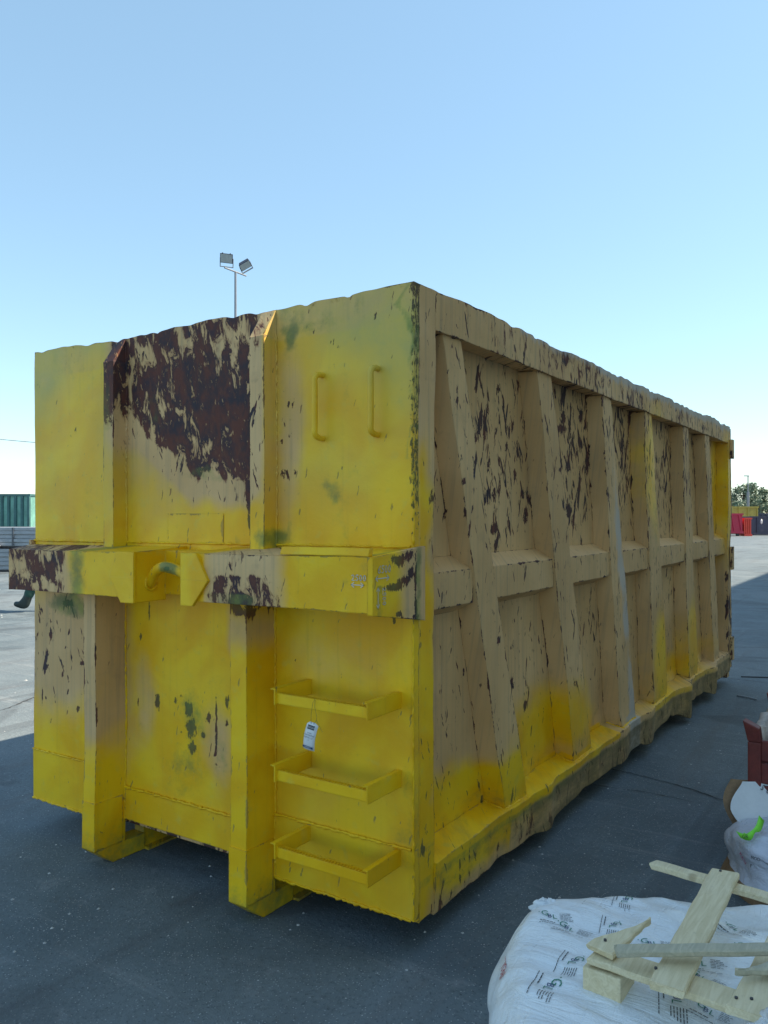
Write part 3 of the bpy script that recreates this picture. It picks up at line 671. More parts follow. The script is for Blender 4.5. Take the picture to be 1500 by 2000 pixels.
# rear hinges, rollers
for z0, z1 in ((2.335, 2.532), (1.174, 1.413), (.231, .471)):
    q = Plates('O'); q.box(0.001, .026, L_-.075, L_+.02, z0, z1, .04); q.build('hinge', cont, False)
for xr in (-.26, -2.24):
    q = MB(); q.tube([(xr-.1, 6.12, .095), (xr+.1, 6.12, .095)], .093, 20)
    ro = q.build('roller', M['dark_steel'], cont); ro.location = -cont.location
q = Plates('O'); q.box(-.10, -.01, L_-.17, L_-.06, .06, .126, .04); q.build('rear_foot', cont, False)
# weld beads
def bead(pts, rad, seedn, surf='Y'):
    random.seed(seedn); P = []
    for a, b_ in zip(pts[:-1], pts[1:]):
        a = Vector(a); b_ = Vector(b_); n = max(2, int((b_-a).length/.011))
        P += [a.lerp(b_, i/n)+Vector((random.uniform(-1, 1), random.uniform(-1, 1), random.uniform(-1, 1)))*rad*.35 for i in range(n)]
    q = Plates(surf); q.tube(P, rad, 6, .5); q.build('weld_bead', cont)
bead([(-2.5, -.007, .43), (-1.80, -.007, .43)], .0045, 1)
bead([(-1.715, -.007, .36), (-.805, -.007, .36)], .006, 2)
bead([(-.71, -.007, .427), (0.0, -.007, .427)], .006, 3)
bead([(-2.5, -.007, .157), (-1.80, -.007, .157)], .006, 4)
bead([(-.71, -.007, .150), (0.0, -.007, .150)], .007, 5)
bead([(-.711, -.003, .15), (-.711, -.003, 1.37)], .006, 6)
bead([(-.704, -.003, 1.60), (-.704, -.003, 2.62)], .005, 7, 'F')
bead([(-1.704, -.003, 1.60), (-1.704, -.003, 2.62)], .005, 8, 'F')
bead([(-1.715, -.003, .2), (-1.715, -.003, 1.36)], .005, 9)
bead([(-.72, -.005, .12), (-.715, -.19, .10)], .008, 10)
bead([(-2.5, -.003, 1.597), (0, -.003, 1.612)], .005, 11)
bead([(.0, -.003, .15), (.0, -.003, 1.32)], .005, 12)
bead([(.0, .0, 1.62), (.0, .0, 2.64)], .006, 13, 'F')
for r in RIBS[:3]:
    bead([(-.115, rib_y(r, .34, 0), .345), (-.008, rib_y(r, .32, 0), .322), (-.008, rib_y(r, .32, 1), .322)], .006, 20)
# hand-drawn dimension marks
def strokes(lines, o, ax, ay, w=.0032, n=Vector((0, -1, 0)), name='marker_writing'):
    V = []; F = []
    o, ax, ay = Vector(o), Vector(ax), Vector(ay)
    for ln in lines:
        P = [o+ax*a+ay*b_ for a, b_ in ln]
        for a, b_ in zip(P[:-1], P[1:]):
            d = (b_-a).normalized(); s = d.cross(n).normalized()*w*.5; a = a-d*w*.4; b_ = b_+d*w*.4
            k = len(V); V += [a-s, a+s, b_+s, b_-s]; F.append((k, k+1, k+2, k+3))
    V = [v-cont.location for v in V]
    return mesh(name, V, F, M['ink_white'], cont)
DG = {'6': [[(.75, 1), (.2, .6), (0, .25), (.3, 0), (.7, .1), (.7, .4), (.3, .5), (.05, .3)]],
      '5': [[(.8, 1), (.2, 1), (.15, .6), (.6, .6), (.75, .3), (.5, 0), (.1, .08)]],
      '2': [[(.05, .8), (.3, 1), (.7, .9), (.65, .55), (.05, 0), (.85, 0)]],
      '0': [[(.4, 1), (.1, .75), (.1, .25), (.4, 0), (.7, .25), (.7, .75), (.4, 1)]]}
def number(txt, h):
    out = []
    for i, c in enumerate(txt):
        for ln in DG[c]: out.append([((a*.75+i*.85)*h, b_*h) for a, b_ in ln])
    return out
def arrow(l, h):
    return [[(0, 0), (l, 0)], [(h, h*.7), (0, 0), (h, -h*.7)], [(l-h, h*.7), (l, 0), (l-h, -h*.7)]]
EX = Vector((1, 0, 0))
strokes(number('6500', .026), (.0245, -.285, 1.527), (0, 1, 0), (0, 0, 1), n=EX)
strokes(arrow(.088, .014), (.0245, -.302, 1.508), (0, 1, 0), (0, 0, 1), n=EX)
strokes(number('2500', .020), (.0245, -.255, 1.473), (0, 0, -1), (0, 1, 0), n=EX, w=.0028)
strokes(arrow(.075, .013), (.0245, -.285, 1.476), (0, 0, -1), (0, 1, 0), n=EX, w=.0028)
strokes(number('2500', .020), (-.072, -.3145, 1.500), (1, 0, 0), (0, 0, 1), w=.0028)
strokes(arrow(.055, .012), (-.074, -.3145, 1.484), (1, 0, 0), (0, 0, 1), w=.0028)

# ------------------------------------------------------------------ text helper
def text_mesh(s, size, align='CENTER'):
    c = bpy.data.curves.new('lettering', 'FONT'); c.body = s; c.size = size; c.align_x = align; c.align_y = 'CENTER'
    c.resolution_u = 2
    o = bpy.data.objects.new('lettering', c); COL.objects.link(o)
    dg = bpy.context.evaluated_depsgraph_get(); me = bpy.data.meshes.new_from_object(o.evaluated_get(dg))
    bpy.data.objects.remove(o); bpy.data.curves.remove(c)
    return me
def place_text(s, size, origin, ax, ay, mat, parent, name='lettering', off=Vector((0, 0, 0))):
    me = text_mesh(s, size); o, ax, ay = Vector(origin), Vector(ax), Vector(ay); pw = parent_world(parent)
    V = [o+ax*v.co.x+ay*v.co.y-pw for v in me.vertices]; F = [tuple(p.vertices) for p in me.polygons]
    bpy.data.meshes.remove(me)
    return mesh(name, V, F, mat, parent)

# ------------------------------------------------------------------ hang tag on the top step
def build_tag():
    top = Vector((-.318, -.232, .932))
    t = thing('hang_tag', 'white paper tag with black and blue printed bars wired to the top ladder step', 'tag', top)
    ax = Vector((.97, 0, -.12)).normalized(); ay = Vector((.20, .0, .98)).normalized()
    V = []; F = []; nx, ny = 4, 10; w, h = .055, .112
    for j in range(ny+1):
        for i in range(nx+1):
            u = i/nx-.5; v = -j/ny
            vv = v*h
            if j == 0 and i in (0, nx): vv = -.012
            curl = .010*math.sin(-v*3.0)-.006*u*u*4
            V.append(ax*u*w+ay*vv+Vector((0, -curl, 0)))
    for j in range(ny):
        for i in range(nx):
            a = j*(nx+1)+i; F.append((a, a+1, a+nx+2, a+nx+1))
    o = mesh('paper', V, F, M['label_white'], t, True)
    sm = o.modifiers.new('thick', 'SOLIDIFY'); sm.thickness = .0006
    def bar(u0, u1, v0, v1, mat, nm='printed_bar'):
        P = []
        for u, v in ((u0, v0), (u1, v0), (u1, v1), (u0, v1)):
            P.append(ax*u*w-ay*v*h+Vector((0, -.010*math.sin(v*3.0)-.0024, 0)))
        return mesh(nm, P, [(0, 1, 2, 3)], mat, t)
    def line(s, size, u, v, mat):
        place_text(s, size, top+ax*u*w-ay*v*h+Vector((0, -.010*math.sin(v*3.0)-.0034, 0)), ax, ay, mat, t)
    bar(-.28, .32, .10, .24, M['ink']); line('VEZZANI', .0098, .02, .17, M['label_white'])
    line('Macchina', .006, 0, .36, M['ink']); line('COMPOSIZIONE', .0072, 0, .44, M['ink']); line('RESP.MA  LO', .0078, 0, .53, M['ink']); line('n. 9', .006, 0, .62, M['ink'])
    bar(-.45, .45, .85, .93, M['ink_blue']); line('IMPIANTI', .0075, 0, .885, M['label_white'])
    wmb = MB()
    wmb.tube([ax*(-.004)+ay*(-.008)+Vector((0,-.003,0)), Vector((-.006, -.002, .03)), Vector((-.001, .002, .075)), Vector((.002, .012, .09)), Vector((.012, -.002, .06)), Vector((.024, -.004, .025)), Vector((.022, -.004, .012)), Vector((.006, -.003, -.006))], .0006, 5)
    wmb.tube([Vector((.022, -.004, .012)), Vector((.035, -.006, -.005)), Vector((.052, -.004, -.03))], .0006, 5)
    wmb.build('wire_tie', M['dark_steel'], t)
build_tag()

# ------------------------------------------------------------------ wrapped sack stacks (foreground)
def sack_stack(name, label, center, hx, hy, ztop, rot, mat, nseed, ex=3.6, nth=220, pinch=.02, rad=.13, low_z=0, base_mat=None):
    """rounded, film-wrapped pile: closed surface from the top centre down to the ground"""
    t = thing(name, label, 'sacks', (center.x, center.y, 0), rz=rot)
    prof = []
    for s in np.linspace(0, 1, 42): prof.append((s*(1-rad), 1.0, 0))
    for a in np.linspace(0, math.pi/2, 14)[1:]: prof.append((1-rad+rad*math.sin(a), 1-(rad*1.1)*(1-math.cos(a)), 1))
    zc = 1-rad*1.1
    for s in np.linspace(0, 1, 36)[1:]: prof.append((1.0, zc*(1-s), 2))
    V = []; F = []; n = nth
    th = np.arange(n)/n*2*math.pi
    ct, st_ = np.cos(th), np.sin(th)
    base = 1/((np.abs(ct)**ex+np.abs(st_)**ex)**(1/ex))
    for i, (r, z, k) in enumerate(prof):
        x = ct*base*hx*r; y = st_*base*hy*r
        zz = np.full(n, z*ztop)
        if k == 2 or k == 1:
            side = (1-z)
            lay = .018*np.sin(z*ztop*38+1.5*np.sin(th*2+nseed)) + (fbm(x*3, y*3, z*3+0*x, nseed)-.5)*.09
            tw = np.abs(np.sin(th*7 + z*5.0 + 2*fbm(x*2, y*2, z*4, nseed+3)))*.014
            x = x*(1+(lay+tw)*min(1, side*4+.15)+.07*(1-z)**1.0); y = y*(1+(lay+tw)*min(1, side*4+.15)+.07*(1-z))
        rr = np.hypot(x, y)
        zz = zz + ((fbm(x*2.6+5, y*2.6, 0, nseed+5)-.5)*.085 + (fbm(x*8, y*8, 0, nseed+6)-.5)*.018
                   - np.abs(fbm((x*.5+y*.86)*11, (x*.86-y*.5)*2.2, 0, nseed+7, 3)-.5)*.030)*(1 if k < 2 else max(0, (z-.5)*2))*min(1, .3+r)
        V += list(zip(x, y, zz))
        if i:
            for j in range(n):
                a = (i-1)*n+j; b_ = (i-1)*n+(j+1) % n
                F.append((a, a+n, b_+n, b_))
    if low_z:
        lo = [f for f in F if sum(V[i][2] for i in f)/4 < low_z]; F = [f for f in F if sum(V[i][2] for i in f)/4 >= low_z]
        ids = sorted({i for f in lo for i in f}); mp = {i: k for k, i in enumerate(ids)}
        mesh('kraft_base', [V[i] for i in ids], [tuple(mp[i] for i in f) for f in lo], base_mat, t, True)
    o = mesh('film_wrap', V, F, mat, t, True)
    bvh_me = o.data
    Mx = Matrix.Translation(t.location) @ Matrix.Rotation(rot, 4, 'Z')
    bv = BVHTree.FromPolygons([Mx @ v.co for v in bvh_me.vertices], [tuple(p.vertices) for p in bvh_me.polygons])
    return t, o, bv, Mx
bagc = uv(.905, 1.80)
BZ = .635
bag, bag_skin, bag_bvh, bagM = sack_stack('sack_pile', 'big pile of white printed plastic sacks under stretch film, broken pallet resting on it', bagc, .64, .55, BZ, YAW-.13, M['film_white'], 3.0, 3.2)
def hit(bv, px, py, up=.002):
    d = (Vector((-.5536, .8327, 0)) + Vector((.8327, .5536, 0))*((px-750)/1571) + Vector((0, 0, 1))*((1008-py)/1571)).normalized()
    loc, nor, idx, dist = bv.ray_cast(CAM, d)
    if loc and nor.dot(d) > 0: nor = -nor
    return (loc, nor) if loc else (None, None)
def decal(bv, Minv, c, n, ang, lay, name, mat, parent):
    """lay: list of quads/meshes in a local 2D frame, pressed onto the surface along -n"""
    ref = Vector((.8327, .5536, 0)); ax = (ref - n*ref.dot(n)).normalized(); ay = n.cross(ax).normalized()
    ax2 = ax*math.cos(ang)+ay*math.sin(ang); ay2 = -ax*math.sin(ang)+ay*math.cos(ang)
    V = []; F = []
    for vs2, fs2 in lay:
        k = len(V)
        for a, b_ in vs2:
            q = c+ax2*a+ay2*b_
            l, nn, i_, d_ = bv.ray_cast(q+n*.12, -n, .3)
            V.append(Minv @ ((l+n*.0022) if l else q))
        F += [tuple(k+i for i in f) for f in fs2]
    o = mesh(name, V, F, mat, parent); o['kind'] = 'stuff'; return o
def bar2(x, y, l, h):
    n = max(1, int(l/.008)); vs2 = []; fs2 = []
    for i in range(n+1): vs2 += [(x+l*i/n, y), (x+l*i/n, y+h)]
    for i in range(n): fs2.append((2*i, 2*i+2, 2*i+3, 2*i+1))
    return (vs2, fs2)
TM = {}
def glyph(s, size):
    if (s, size) not in TM:
        me = text_mesh(s, size); TM[(s, size)] = ([tuple(v.co[:2]) for v in me.vertices], [tuple(p.vertices) for p in me.polygons]); bpy.data.meshes.remove(me)
    return TM[(s, size)]
def shift2(g, dx, dy): return ([(a+dx, b_+dy) for a, b_ in g[0]], g[1])
def stamp(px, py, ang, sc=1.0, seedn=0):
    c, n = hit(bag_bvh, px, py)
    if not c: return
    random.seed(seedn); Mi = bagM.inverted(); a = R(ang)
    decal(bag_bvh, Mi, c, n, a, [shift2(glyph('G', .040*sc), -.014*sc, .008*sc), shift2(glyph('\u2022', .02*sc), -.034*sc, .014*sc)], 'printed_logo', M['ink_green'], bag)
    decal(bag_bvh, Mi, c, n, a, [shift2(glyph('B', .028*sc), .002*sc, -.004*sc)], 'printed_logo', M['ink_blue'], bag)
    decal(bag_bvh, Mi, c, n, a, [shift2(glyph('L', .034*sc), .020*sc, -.006*sc)], 'printed_logo', M['ink_green'], bag)
    L = []
    def words(x, y, l, h):
        e = x+l
        while x < e-.003:
            w = min(random.uniform(.006, .016)*sc, e-x); L.append(bar2(x, y, w, h)); x += w+.0022*sc
    words(-.036*sc, -.036*sc, .055*sc, .0034*sc); words(-.040*sc, -.047*sc, .110*sc, .0022*sc)
    for k in range(6):
        words(.040*sc, (.016-k*.0072)*sc, random.uniform(.028, .048)*sc, .0021*sc)
    decal(bag_bvh, Mi, c, n, a, L, 'printed_text', M['ink'], bag)
for k, (px, py, ang, sc) in enumerate([(1072, 1788, -6, 1.0), (1106, 1812, -32, 1.05), (1223, 1757, -112, 1.0), (1200, 1806, -112, 1.0), (1124, 1876, -122, 1.1), (1078, 1925, -118, 1.2), (1268, 1842, -8, 1.0), (1360, 1880, -18, 1.1), (1362, 1906, -50, 1.1), (1430, 1812, -60, 1.1), (1325, 1950, -108, 1.25), (1378, 1972, -40, 1.0), (1455, 1850, -30, 1.0)]):
    stamp(px, py, ang, sc*.74, k+3)
c, n = hit(bag_bvh, 985, 1893)
if c: decal(bag_bvh, bagM.inverted(), c, n, R(70), [glyph('(RESI...', .035)], 'printed_text', M['ink_red'], bag)
# knotted ear of film at the back corner
def blob(name, c, r, amp, mat, parent, seedn, n=28, freq=3.0, flat=(1, 1, 1)):
    V = []; F = []; pw = parent_world(parent) if parent else Vector()
    for j in range(n+1):
        ph = math.pi*j/n
        for i in range(2*n):
            th = math.pi*i/n
            d = np.array([math.sin(ph)*math.cos(th), math.sin(ph)*math.sin(th), math.cos(ph)])
            q = 1+amp*(2*float(fbm(d[0]*freq+9, d[1]*freq+9, d[2]*freq, seedn))-1) - amp*1.2*abs(float(vnoise(d[0]*freq*2+3, d[1]*freq*2+3, d[2]*freq*2, seedn+2))-.5)
            V.append((c[0]+r*q*d[0]*flat[0]-pw.x, c[1]+r*q*d[1]*flat[1]-pw.y, c[2]+r*q*d[2]*flat[2]-pw.z))
    for j in range(n):
        for i in range(2*n):
            a = j*2*n+i; b_ = j*2*n+(i+1) % (2*n); F.append((a, b_, b_+2*n, a+2*n))
    return mesh(name, V, F, mat, parent, True)
ear = uv(.466, 2.27, .622)
bl = blob('film_knot', Vector((0, 0, 0)), .042, .5, M['film_white'], None, 4.0, 22, 3.0, (1.15, .8, .75))
bl.parent = bag; bl.matrix_parent_inverse = Matrix.Identity(4)
bl.location = bagM.inverted() @ ear

# shrink-wrapped sacks on a brown base further right
b2c = uv(2.20, 3.72)
bag2, bag2_skin, b2_bvh, b2M = sack_stack('sack_pile', 'low film-wrapped pile of lilac-white sacks with a brown base, behind the broken pallet', b2c, .54, .30, .275, YAW-.10, M['film_lilac'], 9.0, 3.4, 160, rad=.2, low_z=.075, base_mat=M['kraft'])
for (px, py, s, mt, sz, ang) in ((1452, 1676, 'RESI', 'ink_pink', .030, -4), (1476, 1677, 'MOD', 'ink', .02, -4), (1468, 1690, 'r', 'ink', .035, -4), (1492, 1765, '80', 'ink', .05, -4)):
    c, n = hit(b2_bvh, px, py)
    if c: decal(b2_bvh, b2M.inverted(), c, n, R(ang), [glyph(s, sz)], 'printed_text', M[mt], bag2)

# fluorescent tape
def tape():
    P = [atz(1445, 1627, .275), atz(1458, 1640, .283), atz(1470, 1628, .300), atz(1482, 1618, .315), atz(1486, 1598, .335)]
    t = thing('warning_tape', 'scrap of fluorescent green tape knotted on the film of the lilac sack pile', 'tape', P[0])
    C_ = bez(P, 16); V = []; F = []
    for i, p in enumerate(C_):
        d = (C_[min(i+1, 16)]-C_[max(i-1, 0)]).normalized(); s = d.cross(Vector((-.5, .78, -.25))).normalized()
        w = .020*(1-.5*math.exp(-((i-9)/2)**2))
        q = p+Vector((0, 0, .004*math.sin(i*.9)))
        V += [q-s*w-P[0], q+s*w*.6-P[0]]
        if i: F.append((2*i-2, 2*i-1, 2*i+1, 2*i))
    o = mesh('tape_strip', V, F, M['tape_green'], t, True); sm = o.modifiers.new('thick', 'SOLIDIFY'); sm.thickness = .001
    place_text('GR', .022, C_[3]+Vector((.005, -.022, .004)), (.8, .5, .1), (-.1, .2, .95), M['ink'], t)
tape()

# ------------------------------------------------------------------ broken pallet and loose boards on the sacks
def board(name, a, b_, w, th, mat, parent, taper=(1, 1), split=0, seedn=0, drop=(0, 0)):
    """a, b_ = centre of the top face at each end"""
    random.seed(seedn); a, b_ = Vector(a), Vector(b_); d = (b_-a).normalized(); s = d.cross(Vector((0, 0, 1))).normalized(); up = s.cross(d)
    n = 14; V = []; F = []; pw = parent_world(parent) if parent else Vector()
    for i in range(n+1):
        t = i/n; c = a.lerp(b_, t)
        k = taper[0]+(taper[1]-taper[0])*t
        if split and t > .15: k = max(.05, (1-(t-.15)/.85)**1.35)
        if split and t > .15: c = c + s*w*.5*(1-k)*split
        wob = .0012*math.sin(i*1.7+seedn)
        ww = w/2*k; r = .0035
        for (o1, o2) in ((-ww, -r), (-ww+r, 0), (ww-r, 0), (ww, -r), (ww, -th+r), (ww-r, -th), (-ww+r, -th), (-ww, -th+r)):
            j = random.uniform(-1, 1)*.0012 if i in (0, n) else 0
            V.append(c+s*(o1+wob)+up*o2+d*j*4-pw)
    m = 8
    for i in range(n):
        for k in range(m): F.append((i*m+k, (i+1)*m+k, (i+1)*m+(k+1) % m, i*m+(k+1) % m))
    F.append(tuple(range(m))); F.append(tuple(n*m+k for k in range(m))[::-1])
    return mesh(name, V, F, mat, parent)
def wood_material(name, c0, c1, c2):
    m, nt, b = nodes(name); N = NT(nt); T = N.pos(); 
    rings = N.noise(N.scale(T, (1, .10, 1), (0, 0, 0)), 60, 5, .6, 1.5)
    g = N.noise(N.scale(T, (14, 14, 14)), 6, 4, .6)
    big = N.noise(T, 5, 4, .5)
    c = N.mix(N.step(rings, .35, .68), c0, c1)
    c = N.mix(N.math('MULTIPLY', N.step(big, .5, .75), .5), c, c2)
    c = N.mix(N.math('MULTIPLY', N.step(g, .58, .75), .25), c, (.28, .23, .16))
    kn = N.voro(N.scale(T, (1, 1, 1)), 7.5)
    c = N.mix(N.math('MULTIPLY', N.math('SUBTRACT', 1, N.step(kn, .05, .13)), .5), c, (.25, .17, .09))
    N.put(b.inputs['Base Color'], c); b.inputs['Roughness'].default_value = .72
    N.put(b.inputs['Normal'], N.bump(N.math('ADD', N.math('MULTIPLY', rings, .0012), N.math('MULTIPLY', g, .0008)), .8, 1.0))
    return m
WOOD = wood_material('fresh_pine', (.64, .53, .32), (.76, .65, .43), (.58, .50, .35))
WOODG = wood_material('grey_pine', (.40, .37, .27), (.52, .47, .34), (.30, .29, .25))
pz = .735
pal = thing('broken_pallet', 'broken pale pine pallet lying on the white sacks, one corner block still attached', 'pallet', atz(1300, 1880, .62))
A0, A1 = atz(1153, 1853, pz-.020), atz(1482, 1966, pz-.020)
dA = (A1-A0).normalized(); sA = Vector((dA.y, -dA.x, 0))
board('board', A0+dA*.01, A1, .080, .016, WOOD, pal, seedn=1)
board('board', atz(1276, 1682, pz-.020), atz(1600, 1776, pz-.020),   .040, .018, WOOD, pal, seedn=2)
board('board', atz(1302, 1925, pz), atz(1416, 1700, pz), .074, .016, WOOD, pal, seedn=3)
board('broken_board', atz(1172, 1852, pz), atz(1246, 1782, pz+.012), .068, .016, WOOD, pal, split=1, seedn=4)
board('board', atz(1462, 1978, pz), atz(1560, 1800, pz), .088, .016, WOOD, pal, seedn=5)
# corner block
bc = A0 + dA*.045
q = MB(); ang = math.atan2(dA.y, dA.x); Mb = Matrix.Translation(bc-Vector((0, 0, .02))-pal.location) @ Matrix.Rotation(ang, 4, 'Z')
q.box(-.045, .045, -.045, .045, -.066, -.0015, Mb); q.build('corner_block', WOOD, pal, bevel=.003)
def nail(px, py, z):
    p = atz(px, py, z) - pal.location; m_ = MB(); m_.tube([p-Vector((0,0,.002)), p+Vector((0,0,.0025))], .0035, 10); m_.build('nail', M['dark_steel'], pal)
for px, py in ((1182, 1836), (1281, 1891), (1438, 1949), (1468, 1951), (1407, 1701)): nail(px, py, pz+.001 if px != 1182 else pz+.004)
pl1 = board('loose_board', atz(1204, 1850, pz+.026), atz(1640, 1846, pz+.05), .034, .016, WOODG, None, seedn=8)
tag(pl1, 'long narrow greyish board lying loose across the broken pallet', 'board')
pl2 = board('loose_board', atz(1560, 1878, pz+.030), atz(1428, 1877, pz+.026), .06, .016, WOODG, None, split=-1, seedn=9)
tag(pl2, 'splintered short board with a pointed end, below the long loose board at the right edge', 'board')
cf = blob('film_bunch', uv(.83, 1.53, .68), .11, .45, M['film_clear'], None, 12.0, 40, 2.2, (1.3, 1, .72))
tag(cf, 'bunch of crumpled clear plastic film in the bottom right corner beside the pallet', 'plastic film')
st = MB(); a, b_ = atz(1150, 1915, .642), atz(1172, 1931, .655)
st.tube([a, b_], .003, 6); tag(st.build('splinter', M['wood_grey']), 'thin dark splinter of wood under the corner block of the broken pallet', 'splinter')

# ------------------------------------------------------------------ red crate, kraft sack
def red_crate():
    x0, x1, y0, y1 = .925, 1.85, 1.70, 2.50
    t = thing('steel_crate', 'dark red steel stillage crate with flared corner posts at the right edge', 'crate', ((x0+x1)/2, (y0+y1)/2, 0))
    L0 = -t.location
    for (x, y, sx, sy) in ((x0, y0, -1, -1), (x1, y0, 1, -1), (x0, y1, -1, 1), (x1, y1, 1, 1)):
        m_ = MB(); w = .062
        xa, xb = (x, x+w) if sx < 0 else (x-w, x); ya, yb = (y, y+w) if sy < 0 else (y-w, y)
        m_.box(xa, xb, ya, yb, .0, .60)
        k = .022
        m_.hexa([(xa,ya,.60),(xb,ya,.60),(xb,yb,.60),(xa,yb,.60),(xa+k*sx,ya+k*sy*.5,.705),(xb+k*sx*.4-.004*sx,ya+k*sy*.5,.672),(xb+k*sx*.4,yb,.672),(xa+k*sx,yb,.705)])
        o = m_.build('corner_post', M['crate_red'], t, bevel=.006); o.location = L0
    for (xa, xb, ya, yb) in ((x0+.06, x1-.06, y0+.008, y0+.030), (x0+.06, x1-.06, y1-.03, y1-.008), (x0+.008, x0+.03, y0+.06, y1-.06), (x1-.03, x1-.008, y0+.06, y1-.06)):
        for k in range(5):
            z = .06+k*.112
            m_ = MB(); m_.box(xa, xb, ya, yb, z, z+.104); o = m_.build('slat', M['crate_red'], t, bevel=.006); o.location = L0
    m_ = MB(); m_.box(x0+.03, x1-.03, y0+.03, y1-.03, .05, .07); o = m_.build('floor_plate', M['crate_red'], t); o.location = L0
    c = thing('cardboard_sheet', 'crumpled pale cardboard lining the rim of the dark red crate', 'cardboard', (x0+.05, (y0+y1)/2, .6))
    V = []; F = []; n = 16
    for i in range(n+1):
        y = y0+.07+(y1-y0-.14)*i/n; w = .012*math.sin(i*1.9); z = .625+.02*math.sin(i*.8+1)
        for (x, zz) in ((x0-.012+w*.4, .60), (x0+.0+w*.5, z+.012), (x0+.045+w, z+.02), (x0+.07, .50)):
            V.append((x-c.location.x, y-c.location.y, zz-.6))
    for i in range(n):
        for k in range(3): F.append((i*4+k, i*4+k+1, i*4+k+5, i*4+k+4))
    o = mesh('sheet', V, F, M['card_pale'], c, True); sm = o.modifiers.new('thick', 'SOLIDIFY'); sm.thickness = .004
M['card_pale'] = simple('pale_cardboard', (.46, .40, .36), .8, .3, 12, dirt=((.2, .14, .11), .6))
red_crate()
def kraft_sack():
    # leaning against the crate: bottom front edge to top back edge
    t = thing('paper_sack', 'brown kraft paper sack with a white printed face leaning on the dark red crate', 'sack', uv(2.1, 4.0, 0))
    L0 = -t.location; n, m_ = 26, 14; V = []; F = []
    def P(s, r, off):
        u = 1.76+.75*s; v = 3.98+.10*r; z = .16+.25*r
        u -= .06*math.sin(math.pi*min(1, max(0, r)))*(1-s)
        v -= .03*math.sin(math.pi*s)*1.0+off
        return uv(u, v, z+.012*math.sin(s*9+r*4))
    for off in (.0, -.10):
        for j in range(m_+1):
            for i in range(n+1):
                e = min(1, 6*min(i/n, 1-i/n, j/m_, 1-j/m_)); V.append(P(i/n, j/m_, off*e if off else .02*e)+L0)
    N_ = (n+1)*(m_+1)
    for k in (0, 1):
        for j in range(m_):
            for i in range(n):
                a = k*N_+j*(n+1)+i; q = (a, a+1, a+n+2, a+n+1); F.append(q if k == 0 else q[::-1])
    mesh('kraft_body', V, F, M['kraft'], t, True)
    V = []; F = []
    n2, m2 = 24, 16
    for j in range(m2+1):
        for i in range(n2+1):
            r = j/m2; s0 = .015+.03*abs(r-.42)*2.0
            s = s0+(1-s0)*i/n2
            V.append(P(s, r*1.02, .045)+L0)
    for j in range(m2):
        for i in range(n2):
            a = j*(n2+1)+i; F.append((a, a+1, a+n2+2, a+n2+1))
    mesh('white_face', V, F, M['label_white'], t, True)
    for i, ch in enumerate('SRENIATNOC'):
        s = .185+.042*i; r = .93-.075*i*.55-.012*i
        o = P(s, r, .052); ang = R(180-32)
        rt = Vector((.8327, .5536, 0)); upv = (P(s, r+.1, .05)-P(s, r, .05)).normalized()
        place_text(ch, .040, o, rt*math.cos(ang)+upv*math.sin(ang), -rt*math.sin(ang)+upv*math.cos(ang), M['ink'], t)
kraft_sack()

# bits of litter on the ground
def rod(name, label, cat, a, b_, r, mat):
    m_ = MB(); a, b_ = Vector(a), Vector(b_); mid = a.lerp(b_, .6)+Vector((0, 0, r*.6)); m_.tube([a, mid, b_], r, 8)
    tag(m_.build(name, mat), label, cat)
rod('metal_rod', 'short bent metal rod lying on the asphalt left of the red crate', 'rod', (.189, 5.641, .008), (.374, 5.557, .008), .008, M['galv'])
rod('metal_rod', 'long dark thin rod lying on the asphalt near the right edge beyond the bent rod', 'rod', (.05, 6.65, .006), (.95, 7.05, .006), .006, M['dark_steel'])
random.seed(5)
def litter():
    V = []; F = []
    for k in range(1500):
        if k < 1100: u, v = random.uniform(-2.8, 2.6), random.uniform(2.0, 8)
        else: u, v = random.uniform(-14, 5), random.uniform(6, 26)
        p = uv(u, v, 0); r = random.choice((.002, .0026, .0035, .006))*random.uniform(.8, 1.5)*(1+(v > 8)*1.5); b0 = len(V); a0 = random.uniform(0, 6)
        for i in range(5):
            t = a0+i*2*math.pi/5; V.append((p.x+math.cos(t)*r*random.uniform(.6, 1.3), p.y+math.sin(t)*r*random.uniform(.6, 1.3), 0))
        V.append((p.x, p.y, r*.7))
        for i in range(5): F.append((b0+i, b0+(i+1) % 5, b0+5))
    o = mesh('gravel', V, F, M['grit']); tag(o, 'scattered pale grit and small stones on the yard', None, None, 'stuff')
M['grit'] = simple('pale_grit', (.42, .43, .43), .8, .4, 30)
litter()
M['tarp_white'] = simple('white_sheet', (.8, .8, .8), .6, .05, 10)

# ------------------------------------------------------------------ left background: grey stacks and green containers
def grey_stack(u0, u1, v, z0, z1, depth, label, nr):
    t = thing('steel_tray', label, 'steel tray', uv((u0+u1)/2, v, z0), rz=YAW)
    w = (u1-u0)/2
    m_ = MB(); m_.box(-w, w, .03, depth, 0.03, z1-z0-.03); m_.build('body', M['galv'], t)
    for k in range(nr):
        z = (z1-z0)*(k+.1)/nr
        m_ = MB(); m_.box(-w-.01, w+.01, -.03 if k % 2 else .0, .035, z, z+(z1-z0)/nr*.72); m_.build('rail', M['galv'], t)
    m_ = MB(); m_.box(w-.75, w-.70, -.045, -.031, .02, z1-z0-.02); m_.build('seam_post', M['galv_dark'], t)
    m_ = MB(); m_.box(-w, w, .02, depth, -.045, 0.028); m_.build('skid', M['dark_steel'], t)
grey_stack(-17.0, -10.72, 25.0, .06, .74, 2.2, 'lower of the two stacked grey ribbed steel trays left of the yellow container', 5)
grey_stack(-17.0, -10.80, 25.0, .80, 1.40, 2.2, 'upper of the two stacked grey ribbed steel trays, green containers showing above it', 5)
